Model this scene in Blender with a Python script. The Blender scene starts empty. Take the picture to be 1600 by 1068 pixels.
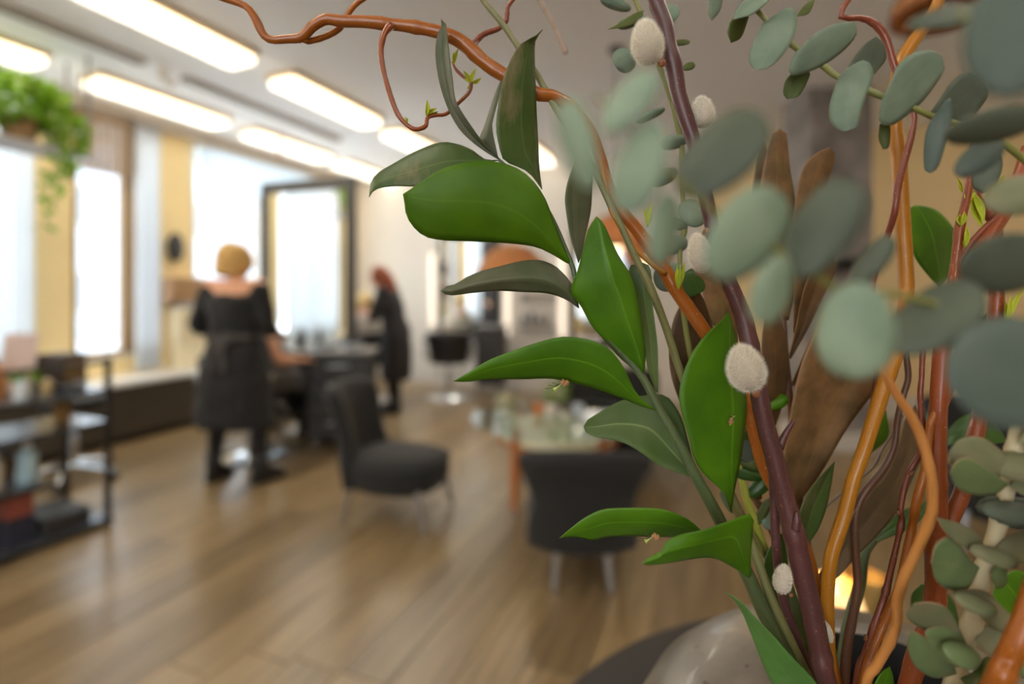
import bpy, math, random
from mathutils import Vector, Matrix, noise

# ------------------------------------------------------------------ camera
PI = math.pi
CAM = Vector((0.0, 0.0, 1.345))
F = 800.0                                   # focal length in pixels (1600 wide) -> 18 mm
YAW = math.atan(0.4)
FWD = Vector((-math.sin(YAW), math.cos(YAW), 0))
RGT = Vector((math.cos(YAW), math.sin(YAW), 0))
UP = Vector((0, 0, 1))
HOR = 454.0
S = bpy.context.scene
COL = S.collection
cd = bpy.data.cameras.new('camera')
cam = bpy.data.objects.new('camera', cd)
COL.objects.link(cam)
cam.location = CAM
cam.rotation_euler = (PI / 2, 0, YAW)
cd.sensor_width = 36.0
cd.lens = 18.0
cd.shift_y = -80 / 1600
cd.clip_start = 0.01
cd.clip_end = 100
cd.dof.use_dof = True
cd.dof.focus_distance = 0.252
cd.dof.aperture_fstop = 2.75
S.camera = cam

# ------------------------------------------------------------------ world, exposure
wd = bpy.data.worlds.new('world')
S.world = wd
wd.use_nodes = True
bg = wd.node_tree.nodes['Background']
bg.inputs[0].default_value = (0.90, 0.95, 1.0, 1)
bg.inputs[1].default_value = 3.8
S.view_settings.view_transform = 'Standard'
S.view_settings.look = 'None'
S.view_settings.gamma = 1
S.view_settings.use_curve_mapping = False
S.view_settings.exposure = 1.2
S.cycles.use_denoising = True
S.cycles.sample_clamp_direct = 1.0
S.cycles.max_bounces = 8
S.cycles.diffuse_bounces = 4
S.cycles.glossy_bounces = 4
S.cycles.transmission_bounces = 6
S.cycles.transparent_max_bounces = 12
S.cycles.caustics_reflective = False
S.cycles.caustics_refractive = False
LAMP = 6.0            # strength of the fluorescent diffusers


def portal(loc, rot, sx, sy):
    l = bpy.data.lights.new('daylight', 'AREA')
    l.shape = 'RECTANGLE'
    l.size, l.size_y = sx, sy
    l.cycles.is_portal = True
    o = bpy.data.objects.new('daylight', l)
    COL.objects.link(o)
    o.location = loc
    o.rotation_euler = rot


# sky light enters through the window openings
portal((-5.45, 1.75, 1.9), (0, -PI / 2, 0), 2.4, 1.5)
portal((-5.45, 3.16, 1.9), (0, -PI / 2, 0), 2.4, 0.8)
portal((-5.45, 4.75, 2.0), (0, -PI / 2, 0), 2.0, 1.8)
portal((-3.2, -3.65, 1.75), (PI / 2, 0, 0), 2.6, 2.2)
portal((0.0, -3.65, 1.75), (PI / 2, 0, 0), 1.6, 2.2)


def W(px, py, d):
    return CAM + FWD * d + RGT * ((px - 800) / F * d) + UP * ((HOR - py) / F * d)


def XD(x, d, z):
    """room point from right offset, depth and height"""
    return Vector((RGT.x * x + FWD.x * d, RGT.y * x + FWD.y * d, z))


# ------------------------------------------------------------------ materials
def lin(v):
    v /= 255.0
    return v / 12.92 if v <= 0.04045 else ((v + 0.055) / 1.055) ** 2.4


def c(r, g, b):
    return (lin(r), lin(g), lin(b), 1)


MATS = {}


def nodes(name):
    m = bpy.data.materials.new(name)
    m.use_nodes = True
    nt = m.node_tree
    b = nt.nodes['Principled BSDF']
    return m, nt, b


def N(nt, t, **kw):
    n = nt.nodes.new(t)
    for k, v in kw.items():
        setattr(n, k, v)
    return n


def mat(name, col, rough=0.5, metal=0.0, var=0.15, scale=8.0, bump=0.0, emit=None, estr=0.0,
        stretch=None, spec=None, sheen=0.0):
    if name in MATS:
        return MATS[name]
    m, nt, b = nodes(name)
    L = nt.links.new
    tc = N(nt, 'ShaderNodeTexCoord')
    mp = N(nt, 'ShaderNodeMapping')
    if stretch:
        mp.inputs['Scale'].default_value = stretch
    nz = N(nt, 'ShaderNodeTexNoise')
    nz.inputs['Scale'].default_value = scale
    nz.inputs['Detail'].default_value = 4
    L(tc.outputs['Object'], mp.inputs['Vector'])
    L(mp.outputs['Vector'], nz.inputs['Vector'])
    mx = N(nt, 'ShaderNodeMix', data_type='RGBA')
    lo = tuple(max(0, x * (1 - var)) for x in col[:3]) + (1,)
    hi = tuple(min(1, x * (1 + var)) for x in col[:3]) + (1,)
    mx.inputs[6].default_value = lo
    mx.inputs[7].default_value = hi
    L(nz.outputs['Fac'], mx.inputs[0])
    L(mx.outputs[2], b.inputs['Base Color'])
    b.inputs['Roughness'].default_value = rough
    b.inputs['Metallic'].default_value = metal
    if spec is not None:
        b.inputs['Specular IOR Level'].default_value = spec
    if sheen:
        b.inputs['Sheen Weight'].default_value = sheen
    if bump:
        bp = N(nt, 'ShaderNodeBump')
        bp.inputs['Strength'].default_value = bump
        bp.inputs['Distance'].default_value = 0.01
        L(nz.outputs['Fac'], bp.inputs['Height'])
        L(bp.outputs['Normal'], b.inputs['Normal'])
    if emit:
        b.inputs['Emission Color'].default_value = emit
        b.inputs['Emission Strength'].default_value = estr
    MATS[name] = m
    return m


def thin_glass(name, tint=(0.93, 0.97, 0.97, 1), amount=0.12, rough=0.0):
    if name in MATS:
        return MATS[name]
    m = bpy.data.materials.new(name)
    m.use_nodes = True
    nt = m.node_tree
    nt.nodes.remove(nt.nodes['Principled BSDF'])
    out = nt.nodes['Material Output']
    tr = N(nt, 'ShaderNodeBsdfTransparent')
    tr.inputs[0].default_value = tint
    gl = N(nt, 'ShaderNodeBsdfGlossy')
    gl.inputs['Roughness'].default_value = rough
    # Schlick reflectance, the same from both faces of the pane
    lw = N(nt, 'ShaderNodeLayerWeight')
    lw.inputs['Blend'].default_value = 0.5
    pw = N(nt, 'ShaderNodeMath', operation='POWER')
    pw.inputs[1].default_value = 5.0
    fr = N(nt, 'ShaderNodeMath', operation='MULTIPLY_ADD')
    fr.inputs[1].default_value = 0.9
    fr.inputs[2].default_value = 0.04
    nt.links.new(lw.outputs['Facing'], pw.inputs[0])
    nt.links.new(pw.outputs[0], fr.inputs[0])
    ma = N(nt, 'ShaderNodeMath', operation='MAXIMUM')
    ma.inputs[1].default_value = amount
    mx = N(nt, 'ShaderNodeMixShader')
    nt.links.new(fr.outputs[0], ma.inputs[0])
    nt.links.new(ma.outputs[0], mx.inputs[0])
    nt.links.new(tr.outputs[0], mx.inputs[1])
    nt.links.new(gl.outputs[0], mx.inputs[2])
    nt.links.new(mx.outputs[0], out.inputs[0])
    MATS[name] = m
    return m


def cloth_mat(name, col, trans=0.5, scale=60):
    """woven sheer cloth: diffuse + light passing through"""
    if name in MATS:
        return MATS[name]
    m, nt, b = nodes(name)
    b.inputs['Base Color'].default_value = col
    b.inputs['Roughness'].default_value = 0.9
    tl = N(nt, 'ShaderNodeBsdfTranslucent')
    tl.inputs[0].default_value = col
    mx = N(nt, 'ShaderNodeMixShader')
    mx.inputs[0].default_value = trans
    nt.links.new(b.outputs[0], mx.inputs[1])
    nt.links.new(tl.outputs[0], mx.inputs[2])
    nt.links.new(mx.outputs[0], nt.nodes['Material Output'].inputs[0])
    MATS[name] = m
    return m


def leaf_mat(name, col, col2, rib, rough=0.38, trans=0.25, tcol=None, rim=None, vein=0.5, mottle=60, spec=0.5,
             tan=None, tan_amount=0.0):
    """leaf: UV x across (0.5 = midrib), UV y from base to tip; hue mottling, midrib, faint parallel veins"""
    if name in MATS:
        return MATS[name]
    m, nt, b = nodes(name)
    L = nt.links.new
    uv = N(nt, 'ShaderNodeUVMap')
    sep = N(nt, 'ShaderNodeSeparateXYZ')
    L(uv.outputs[0], sep.inputs[0])
    tc = N(nt, 'ShaderNodeTexCoord')
    nz = N(nt, 'ShaderNodeTexNoise')
    nz.inputs['Scale'].default_value = mottle
    nz.inputs['Detail'].default_value = 5
    L(tc.outputs['Object'], nz.inputs['Vector'])
    rmp = N(nt, 'ShaderNodeMapRange')
    rmp.inputs[1].default_value = 0.35
    rmp.inputs[2].default_value = 0.65
    L(nz.outputs['Fac'], rmp.inputs[0])
    base = N(nt, 'ShaderNodeMix', data_type='RGBA')
    base.inputs[6].default_value = col
    base.inputs[7].default_value = col2
    L(rmp.outputs[0], base.inputs[0])
    src = base.outputs[2]
    if tan:
        n2 = N(nt, 'ShaderNodeTexNoise')
        n2.inputs['Scale'].default_value = 45
        n2.inputs['Detail'].default_value = 8
        n2.inputs['Roughness'].default_value = 0.7
        mp = N(nt, 'ShaderNodeMapping')
        mp.inputs['Scale'].default_value = (1, 1, 0.35)
        L(tc.outputs['Object'], mp.inputs[0])
        L(mp.outputs[0], n2.inputs['Vector'])
        r2 = N(nt, 'ShaderNodeMapRange')
        r2.inputs[1].default_value = 0.62 - 0.25 * tan_amount
        r2.inputs[2].default_value = 0.72 - 0.15 * tan_amount
        L(n2.outputs['Fac'], r2.inputs[0])
        mt = N(nt, 'ShaderNodeMix', data_type='RGBA')
        L(r2.outputs[0], mt.inputs[0])
        L(src, mt.inputs[6])
        mt.inputs[7].default_value = tan
        src = mt.outputs[2]
    # midrib
    sub = N(nt, 'ShaderNodeMath', operation='SUBTRACT')
    sub.inputs[1].default_value = 0.5
    L(sep.outputs[0], sub.inputs[0])
    ab = N(nt, 'ShaderNodeMath', operation='ABSOLUTE')
    L(sub.outputs[0], ab.inputs[0])
    mr = N(nt, 'ShaderNodeMapRange')
    mr.inputs[1].default_value = 0.0
    mr.inputs[2].default_value = 0.03
    mr.inputs[3].default_value = vein
    mr.inputs[4].default_value = 0.0
    L(ab.outputs[0], mr.inputs[0])
    ribm = N(nt, 'ShaderNodeMix', data_type='RGBA')
    L(mr.outputs[0], ribm.inputs[0])
    L(src, ribm.inputs[6])
    ribm.inputs[7].default_value = rib
    src = ribm.outputs[2]
    if rim:
        mr2 = N(nt, 'ShaderNodeMapRange')
        mr2.inputs[1].default_value = 0.475
        mr2.inputs[2].default_value = 0.5
        L(ab.outputs[0], mr2.inputs[0])
        rm = N(nt, 'ShaderNodeMix', data_type='RGBA')
        L(mr2.outputs[0], rm.inputs[0])
        L(src, rm.inputs[6])
        rm.inputs[7].default_value = rim
        src = rm.outputs[2]
    L(src, b.inputs['Base Color'])
    b.inputs['Roughness'].default_value = rough
    b.inputs['Specular IOR Level'].default_value = spec
    # parallel veins as relief
    mu = N(nt, 'ShaderNodeMath', operation='MULTIPLY')
    mu.inputs[1].default_value = 70.0
    L(sep.outputs[0], mu.inputs[0])
    sn = N(nt, 'ShaderNodeMath', operation='SINE')
    L(mu.outputs[0], sn.inputs[0])
    ad = N(nt, 'ShaderNodeMath', operation='MULTIPLY_ADD')
    ad.inputs[1].default_value = 0.06
    L(sn.outputs[0], ad.inputs[0])
    L(nz.outputs['Fac'], ad.inputs[2])
    bp = N(nt, 'ShaderNodeBump')
    bp.inputs['Strength'].default_value = 0.15
    bp.inputs['Distance'].default_value = 0.0005
    L(ad.outputs[0], bp.inputs['Height'])
    L(bp.outputs['Normal'], b.inputs['Normal'])
    tl = N(nt, 'ShaderNodeBsdfTranslucent')
    if tcol:
        tl.inputs[0].default_value = tcol
    else:
        L(src, tl.inputs[0])
    mx = N(nt, 'ShaderNodeMixShader')
    mx.inputs[0].default_value = trans
    L(b.outputs[0], mx.inputs[1])
    L(tl.outputs[0], mx.inputs[2])
    L(mx.outputs[0], nt.nodes['Material Output'].inputs[0])
    MATS[name] = m
    return m


def bark_mat(name, col, col2, speck, rough=0.35, spec=0.5, scale=160, amount=0.72):
    """stem bark: streaky two-tone with small lighter lenticels"""
    if name in MATS:
        return MATS[name]
    m, nt, b = nodes(name)
    L = nt.links.new
    tc = N(nt, 'ShaderNodeTexCoord')
    mp = N(nt, 'ShaderNodeMapping')
    mp.inputs['Scale'].default_value = (1, 1, 0.15)
    L(tc.outputs['Object'], mp.inputs[0])
    nz = N(nt, 'ShaderNodeTexNoise')
    nz.inputs['Scale'].default_value = scale
    nz.inputs['Detail'].default_value = 4
    L(mp.outputs[0], nz.inputs['Vector'])
    mx = N(nt, 'ShaderNodeMix', data_type='RGBA')
    mx.inputs[6].default_value = col
    mx.inputs[7].default_value = col2
    L(nz.outputs['Fac'], mx.inputs[0])
    n2 = N(nt, 'ShaderNodeTexNoise')
    n2.inputs['Scale'].default_value = 900
    n2.inputs['Detail'].default_value = 1
    L(tc.outputs['Object'], n2.inputs['Vector'])
    r2 = N(nt, 'ShaderNodeMapRange')
    r2.inputs[1].default_value = amount
    r2.inputs[2].default_value = amount + 0.04
    L(n2.outputs['Fac'], r2.inputs[0])
    m2 = N(nt, 'ShaderNodeMix', data_type='RGBA')
    L(r2.outputs[0], m2.inputs[0])
    L(mx.outputs[2], m2.inputs[6])
    m2.inputs[7].default_value = speck
    L(m2.outputs[2], b.inputs['Base Color'])
    b.inputs['Roughness'].default_value = rough
    b.inputs['Specular IOR Level'].default_value = spec
    bp = N(nt, 'ShaderNodeBump')
    bp.inputs['Strength'].default_value = 0.35
    bp.inputs['Distance'].default_value = 0.0006
    L(nz.outputs['Fac'], bp.inputs['Height'])
    L(bp.outputs['Normal'], b.inputs['Normal'])
    MATS[name] = m
    return m


def plank_mat():
    m, nt, b = nodes('oak_plank')
    L = nt.links.new
    tc = N(nt, 'ShaderNodeTexCoord')
    oi = N(nt, 'ShaderNodeObjectInfo')
    cb = N(nt, 'ShaderNodeCombineXYZ')
    mu = N(nt, 'ShaderNodeMath', operation='MULTIPLY')
    mu.inputs[1].default_value = 37.0
    L(oi.outputs['Random'], mu.inputs[0])
    L(mu.outputs[0], cb.inputs[0])
    L(mu.outputs[0], cb.inputs[1])
    va = N(nt, 'ShaderNodeVectorMath', operation='ADD')
    L(tc.outputs['Object'], va.inputs[0])
    L(cb.outputs[0], va.inputs[1])
    mp = N(nt, 'ShaderNodeMapping')
    mp.inputs['Scale'].default_value = (14, 0.9, 1)
    L(va.outputs[0], mp.inputs[0])
    nz = N(nt, 'ShaderNodeTexNoise')
    nz.inputs['Scale'].default_value = 2.2
    nz.inputs['Detail'].default_value = 6
    L(mp.outputs[0], nz.inputs['Vector'])
    rp = N(nt, 'ShaderNodeValToRGB')
    e = rp.color_ramp.elements
    e[0].position, e[0].color = 0.28, c(104, 84, 57)
    e[1].position, e[1].color = 0.75, c(150, 125, 88)
    L(nz.outputs['Fac'], rp.inputs[0])
    hs = N(nt, 'ShaderNodeHueSaturation')
    r1 = N(nt, 'ShaderNodeMapRange')
    r1.inputs[3].default_value = 0.74
    r1.inputs[4].default_value = 1.18
    L(oi.outputs['Random'], r1.inputs[0])
    L(r1.outputs[0], hs.inputs['Value'])
    hs.inputs['Saturation'].default_value = 0.95
    L(rp.outputs[0], hs.inputs['Color'])
    L(hs.outputs[0], b.inputs['Base Color'])
    b.inputs['Roughness'].default_value = 0.29
    b.inputs['Specular IOR Level'].default_value = 0.5
    bp = N(nt, 'ShaderNodeBump')
    bp.inputs['Strength'].default_value = 0.08
    bp.inputs['Distance'].default_value = 0.002
    L(nz.outputs['Fac'], bp.inputs['Height'])
    L(bp.outputs['Normal'], b.inputs['Normal'])
    return m


# ------------------------------------------------------------------ mesh helpers
def catmull(pts, n):
    """n points spread evenly by arc length over a smooth curve through pts"""
    P = [Vector(p) for p in pts]
    if len(P) == 2:
        return [P[0].lerp(P[1], i / (n - 1)) for i in range(n)]
    Q = [P[0] * 2 - P[1]] + P + [P[-1] * 2 - P[-2]]
    dense = []
    for i in range(1, len(Q) - 2):
        a, b_, c_, d = Q[i - 1], Q[i], Q[i + 1], Q[i + 2]
        for k in range(10):
            t = k / 10
            dense.append(0.5 * ((2 * b_) + (c_ - a) * t + (2 * a - 5 * b_ + 4 * c_ - d) * t * t
                                + (3 * b_ - a - 3 * c_ + d) * t * t * t))
    dense.append(P[-1])
    cum = [0]
    for i in range(1, len(dense)):
        cum.append(cum[-1] + (dense[i] - dense[i - 1]).length)
    out, j = [], 0
    for i in range(n):
        s = cum[-1] * i / (n - 1)
        while j < len(cum) - 2 and cum[j + 1] < s:
            j += 1
        seg = cum[j + 1] - cum[j] or 1e-9
        out.append(dense[j].lerp(dense[j + 1], min(1, max(0, (s - cum[j]) / seg))))
    return out


class MB:
    def __init__(self, off=(0, 0, 0)):
        self.v, self.f, self.uv = [], [], None
        self.off = Vector(off)

    def add(self, verts, faces):
        b = len(self.v)
        self.v += [Vector(p) for p in verts]
        self.f += [tuple(i + b for i in f) for f in faces]
        return self

    def box(self, ctr, size, rot=None):
        x, y, z = size[0] / 2, size[1] / 2, size[2] / 2
        vs = [Vector(p) for p in ((-x, -y, -z), (x, -y, -z), (x, y, -z), (-x, y, -z),
                                  (-x, -y, z), (x, -y, z), (x, y, z), (-x, y, z))]
        if rot is not None:
            vs = [rot @ p for p in vs]
        ctr = Vector(ctr)
        return self.add([p + ctr for p in vs],
                        [(0, 3, 2, 1), (4, 5, 6, 7), (0, 1, 5, 4), (1, 2, 6, 5), (2, 3, 7, 6), (3, 0, 4, 7)])

    def bx(self, x0, x1, y0, y1, z0, z1):
        return self.box(((x0 + x1) / 2, (y0 + y1) / 2, (z0 + z1) / 2), (x1 - x0, y1 - y0, z1 - z0))

    def loft(self, rings, cap=True, closed=False):
        n = len(rings[0])
        vs = [p for r in rings for p in r]
        fs = []
        m = len(rings)
        for i in range(m if closed else m - 1):
            a, b_ = i * n, ((i + 1) % m) * n
            for j in range(n):
                k = (j + 1) % n
                fs.append((a + j, a + k, b_ + k, b_ + j))
        if cap and not closed:
            fs.append(tuple(reversed(range(n))))
            fs.append(tuple((m - 1) * n + j for j in range(n)))
        return self.add(vs, fs)

    def tube(self, pts, radii, seg=10, cap=True, bumps=None):
        P = [Vector(p) for p in pts]
        n = len(P)
        if not hasattr(radii, '__len__'):
            radii = [radii] * n
        t0 = (P[1] - P[0]).normalized()
        ref = Vector((0, 0, 1)) if abs(t0.z) < 0.9 else Vector((1, 0, 0))
        u = t0.cross(ref).normalized()
        rings = []
        for i in range(n):
            t = (P[min(i + 1, n - 1)] - P[max(i - 1, 0)])
            t = t.normalized() if t.length > 1e-9 else t0
            u = (u - t * u.dot(t))
            u = u.normalized() if u.length > 1e-6 else t.orthogonal().normalized()
            w = t.cross(u)
            rings.append([P[i] + (u * math.cos(a) + w * math.sin(a)) * radii[i]
                          for a in (2 * PI * j / seg for j in range(seg))])
        return self.loft(rings, cap)

    def lathe(self, prof, ctr=(0, 0, 0), seg=24, cap=True, sx=1.0, sy=1.0):
        cx, cy, cz = ctr
        rings = [[Vector((cx + r * sx * math.cos(a), cy + r * sy * math.sin(a), cz + z))
                  for a in (2 * PI * j / seg for j in range(seg))] for r, z in prof]
        return self.loft(rings, cap)

    def ell(self, ctr, rad, seg=16, rings=10, rot=None, fn=None):
        ctr = Vector(ctr)
        vs, fs = [], []
        vs.append(Vector((0, 0, -1)))
        for i in range(1, rings):
            a = -PI / 2 + PI * i / rings
            for j in range(seg):
                b_ = 2 * PI * j / seg
                vs.append(Vector((math.cos(a) * math.cos(b_), math.cos(a) * math.sin(b_), math.sin(a))))
        vs.append(Vector((0, 0, 1)))
        for j in range(seg):
            k = (j + 1) % seg
            fs.append((0, 1 + k, 1 + j))
            for i in range(rings - 2):
                a, b_ = 1 + i * seg, 1 + (i + 1) * seg
                fs.append((a + j, a + k, b_ + k, b_ + j))
            a = 1 + (rings - 2) * seg
            fs.append((a + j, a + k, len(vs) - 1))
        if fn:
            vs = [fn(p) for p in vs]
        vs = [Vector((p.x * rad[0], p.y * rad[1], p.z * rad[2])) for p in vs]
        if rot is not None:
            vs = [rot @ p for p in vs]
        return self.add([p + ctr for p in vs], fs)

    def mesh(self, name):
        me = bpy.data.meshes.new(name)
        me.from_pydata([tuple(p - self.off) for p in self.v], [], self.f)
        if self.uv:
            lay = me.uv_layers.new(name='UVMap')
            for lp in me.loops:
                lay.data[lp.index].uv = self.uv[lp.vertex_index]
        me.update()
        return me

    def build(self, name, material, parent=None, smooth=True, bevel=0.0, solid=0.0, subsurf=0, angle=35, label=None,
              remesh=0.0, smooth_it=0):
        me = self.mesh(name)
        o = bpy.data.objects.new(name, me)
        COL.objects.link(o)
        if remesh:
            r = o.modifiers.new('r', 'REMESH')
            r.mode = 'VOXEL'
            r.voxel_size = remesh
            if smooth_it:
                sm = o.modifiers.new('s', 'SMOOTH')
                sm.iterations = smooth_it
                sm.factor = 0.5
            dg = bpy.context.evaluated_depsgraph_get()
            new = bpy.data.meshes.new_from_object(o.evaluated_get(dg))
            o.modifiers.clear()
            o.data = new
            me = new
            angle = 180
        me.materials.append(material)
        if smooth:
            me.polygons.foreach_set('use_smooth', [True] * len(me.polygons))
            if angle < 180:
                me.set_sharp_from_angle(angle=math.radians(angle))
        if solid:
            s_ = o.modifiers.new('solid', 'SOLIDIFY')
            s_.thickness = solid
            s_.offset = 0
        if bevel:
            b_ = o.modifiers.new('bevel', 'BEVEL')
            b_.width = bevel
            b_.segments = 2
            b_.limit_method = 'ANGLE'
        if subsurf:
            s_ = o.modifiers.new('sub', 'SUBSURF')
            s_.levels = s_.render_levels = subsurf
        if parent is not None:
            o.parent = parent
        if label:
            o['label'] = label
        return o


def tag(o, label, cat, group=None):
    o['label'] = label
    o['category'] = cat
    if group:
        o['group'] = group
    return o


def thing(name, label, cat, loc=(0, 0, 0), rz=0.0, group=None):
    o = bpy.data.objects.new(name, None)
    COL.objects.link(o)
    o.empty_display_size = 0.05
    o.location = loc
    o.rotation_euler = (0, 0, rz)
    return tag(o, label, cat, group)


def struct(o):
    o['kind'] = 'structure'
    return o


def stuff(o):
    o['kind'] = 'stuff'
    return o


def copy_tree(o, parent=None):
    cp = o.copy()
    COL.objects.link(cp)
    if parent is not None:
        cp.parent = parent
    for ch in list(o.children):
        copy_tree(ch, cp)
    return cp


# frequently used materials
M_WHITE = mat('white_paint', c(204, 198, 190), 0.8, var=0.03)
M_CEIL = mat('ceiling_paint', c(238, 241, 246), 0.9, var=0.02, scale=2)
M_CREAM = mat('cream_plaster', c(226, 208, 180), 0.85, var=0.04, scale=3)
M_OCHRE = mat('ochre_plaster', c(238, 214, 160), 0.8, var=0.05, scale=2)
M_BLACK = mat('black_powder_coat', c(20, 19, 19), 0.45, var=0.2)
M_CHROME = mat('chrome', c(215, 218, 222), 0.14, 1.0, var=0.03)
M_STEEL = mat('brushed_steel', c(180, 182, 188), 0.3, 1.0, var=0.08)
M_FABRIC = mat('charcoal_fabric', c(26, 26, 27), 0.9, var=0.25, scale=180, bump=0.15, sheen=0.12)
M_VINYL = mat('black_vinyl', c(24, 24, 26), 0.42, var=0.2, scale=30)
M_DARKWOOD = mat('dark_wood', c(68, 60, 50), 0.5, var=0.25, scale=5, stretch=(8, 1, 8))
M_BROWNFRAME = mat('bronze_frame', c(140, 112, 76), 0.5, var=0.1)
M_GLASS = thin_glass('clear_glass')
M_WINGLASS = thin_glass('window_glass', (0.97, 0.99, 0.99, 1), 0.05)
M_SHEER = cloth_mat('sheer_curtain', c(236, 240, 244), 0.5)
M_DIFF = mat('lit_diffuser', c(255, 250, 240), 0.5, emit=(1.0, 0.92, 0.76, 1), estr=LAMP, var=0.0)
# ------------------------------------------------------------------ room shell
WX0, WX1, WY0, WY1, CZ = -5.3, 4.2, -3.5, 6.5, 3.045


def wall_with_openings(name, axis, pos, thick, a0, a1, z0, z1, holes, m):
    """wall slab in strips around the openings; holes = (a0, a1, z0, z1)"""
    mb = MB()
    hs = sorted(holes)
    grid_a = sorted({a0, a1} | {h[0] for h in hs} | {h[1] for h in hs})
    grid_z = sorted({z0, z1} | {h[2] for h in hs} | {h[3] for h in hs})
    na, nz_ = len(grid_a), len(grid_z)
    inside = lambda a, z: any(h[0] < a < h[1] and h[2] < z < h[3] for h in hs)
    solid = [[not inside((grid_a[i] + grid_a[i + 1]) / 2, (grid_z[k] + grid_z[k + 1]) / 2)
              for k in range(nz_ - 1)] for i in range(na - 1)]

    def P(a, z, s):
        return (pos + s * thick, a, z) if axis == 'x' else (a, pos + s * thick, z)
    idx = {}
    vs, fs = [], []

    def V(i, k, s):
        if (i, k, s) not in idx:
            idx[(i, k, s)] = len(vs)
            vs.append(P(grid_a[i], grid_z[k], s))
        return idx[(i, k, s)]
    for i in range(na - 1):
        for k in range(nz_ - 1):
            if not solid[i][k]:
                continue
            fs.append((V(i, k, 0), V(i + 1, k, 0), V(i + 1, k + 1, 0), V(i, k + 1, 0)))
            fs.append((V(i, k, 1), V(i, k + 1, 1), V(i + 1, k + 1, 1), V(i + 1, k, 1)))
            for di, dk, e in ((-1, 0, ((i, k), (i, k + 1))), (1, 0, ((i + 1, k), (i + 1, k + 1))),
                              (0, -1, ((i, k), (i + 1, k))), (0, 1, ((i, k + 1), (i + 1, k + 1)))):
                ii, kk = i + di, k + dk
                if not (0 <= ii < na - 1 and 0 <= kk < nz_ - 1) or not solid[ii][kk]:
                    (p, q), (r_, t_) = e
                    fs.append((V(p, q, 0), V(p, q, 1), V(r_, t_, 1), V(r_, t_, 0)))
    mb.add(vs, fs)
    return struct(mb.build(name, m, smooth=False))


win_left = [(1.0, 2.456, 0.72, 2.98), (2.763, 3.52, 0.72, 2.98), (3.88, 5.70, 0.80, 2.98)]
wall_with_openings('wall_left', 'x', WX0, -0.15, WY0, WY1, -0.05, CZ + 0.1, win_left, M_OCHRE)
wall_with_openings('wall_back', 'y', WY1, 0.15, WX0 - 0.15, -0.15, -0.05, CZ + 0.1, [], M_WHITE)
wall_with_openings('wall_back_beige', 'y', WY1, 0.15, -0.15, WX1 + 0.15, -0.05, CZ + 0.1, [], mat('beige_plaster', c(226, 200, 152), 0.85, var=0.05, scale=2))
wall_with_openings('wall_right', 'x', WX1, 0.15, WY0, WY1, -0.05, CZ + 0.1, [], M_CREAM)
win_rear = [(-4.3, -2.1, 0.45, 2.98), (-0.8, 0.8, 0.45, 2.98)]
wall_with_openings('wall_rear', 'y', WY0, -0.15, WX0 - 0.15, WX1 + 0.15, -0.05, CZ + 0.1, win_rear, M_OCHRE)
struct(MB().bx(WX0 - 0.15, WX1 + 0.15, WY0 - 0.15, WY1 + 0.15, CZ, CZ + 0.12).build('ceiling', M_CEIL, smooth=False))
floor = struct(MB().bx(WX0 - 0.15, WX1 + 0.15, WY0 - 0.15, WY1 + 0.15, -0.15, -0.012).build(
    'floor', mat('floor_base', c(120, 94, 66), 0.45, var=0.3, scale=3, stretch=(6, 0.6, 1)), smooth=False))
# floor planks, in rows along the room
PM = plank_mat()
pw, plen = 0.20, 1.55
pme = MB().box((0, 0, 0), (pw - 0.003, plen - 0.003, 0.012)).mesh('plank')
pme.materials.append(PM)
random.seed(4)
proto = bpy.data.objects.new('plank', pme)
bv = proto.modifiers.new('bevel', 'BEVEL')
bv.width = 0.0015
bv.segments = 1
n_pl = 0
x = -4.84 + pw / 2
while x < 3.6:
    y = -0.4 - random.random() * plen
    while y < WY1:
        # keep to the part of the floor that the photo shows
        p = Vector((x, y + plen / 2, 0))
        d = p.dot(FWD)
        r_ = p.dot(RGT)
        if d > 0.9 and abs(r_) < 1.0 * d + 0.9 and y + plen < WY1 + 1.4:
            y1 = min(y + plen, WY1)
            o = proto.copy()
            COL.objects.link(o)
            o.parent = floor
            o.location = (x, (y + y1) / 2, -0.006)
            o.scale = (1, (y1 - y) / plen, 1)
            n_pl += 1
        y += plen
    x += pw
bpy.data.objects.remove(proto)

# baseboard and trims
struct(MB().bx(WX0 + 0.02, WX1, WY1 - 0.025, WY1, 0.0, 0.24).build('baseboard_back', M_WHITE, bevel=0.004))
struct(MB().bx(WX1 - 0.02, WX1, WY0, WY1 - 0.03, 0.0, 0.2).build('baseboard_right', M_WHITE, bevel=0.004))
struct(MB().bx(WX0, WX0 + 0.22, WY0, 6.45, CZ - 0.07, CZ).build('trim_1', mat('soffit', c(176, 164, 150), 0.8), bevel=0.004))
# boxed beam along the right-hand side of the room
struct(MB().bx(3.05, WX1, WY0, WY1, CZ - 0.16, CZ).build('beam', mat('beam_paint', c(168, 160, 156), 0.85, var=0.03), bevel=0.006))


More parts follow.
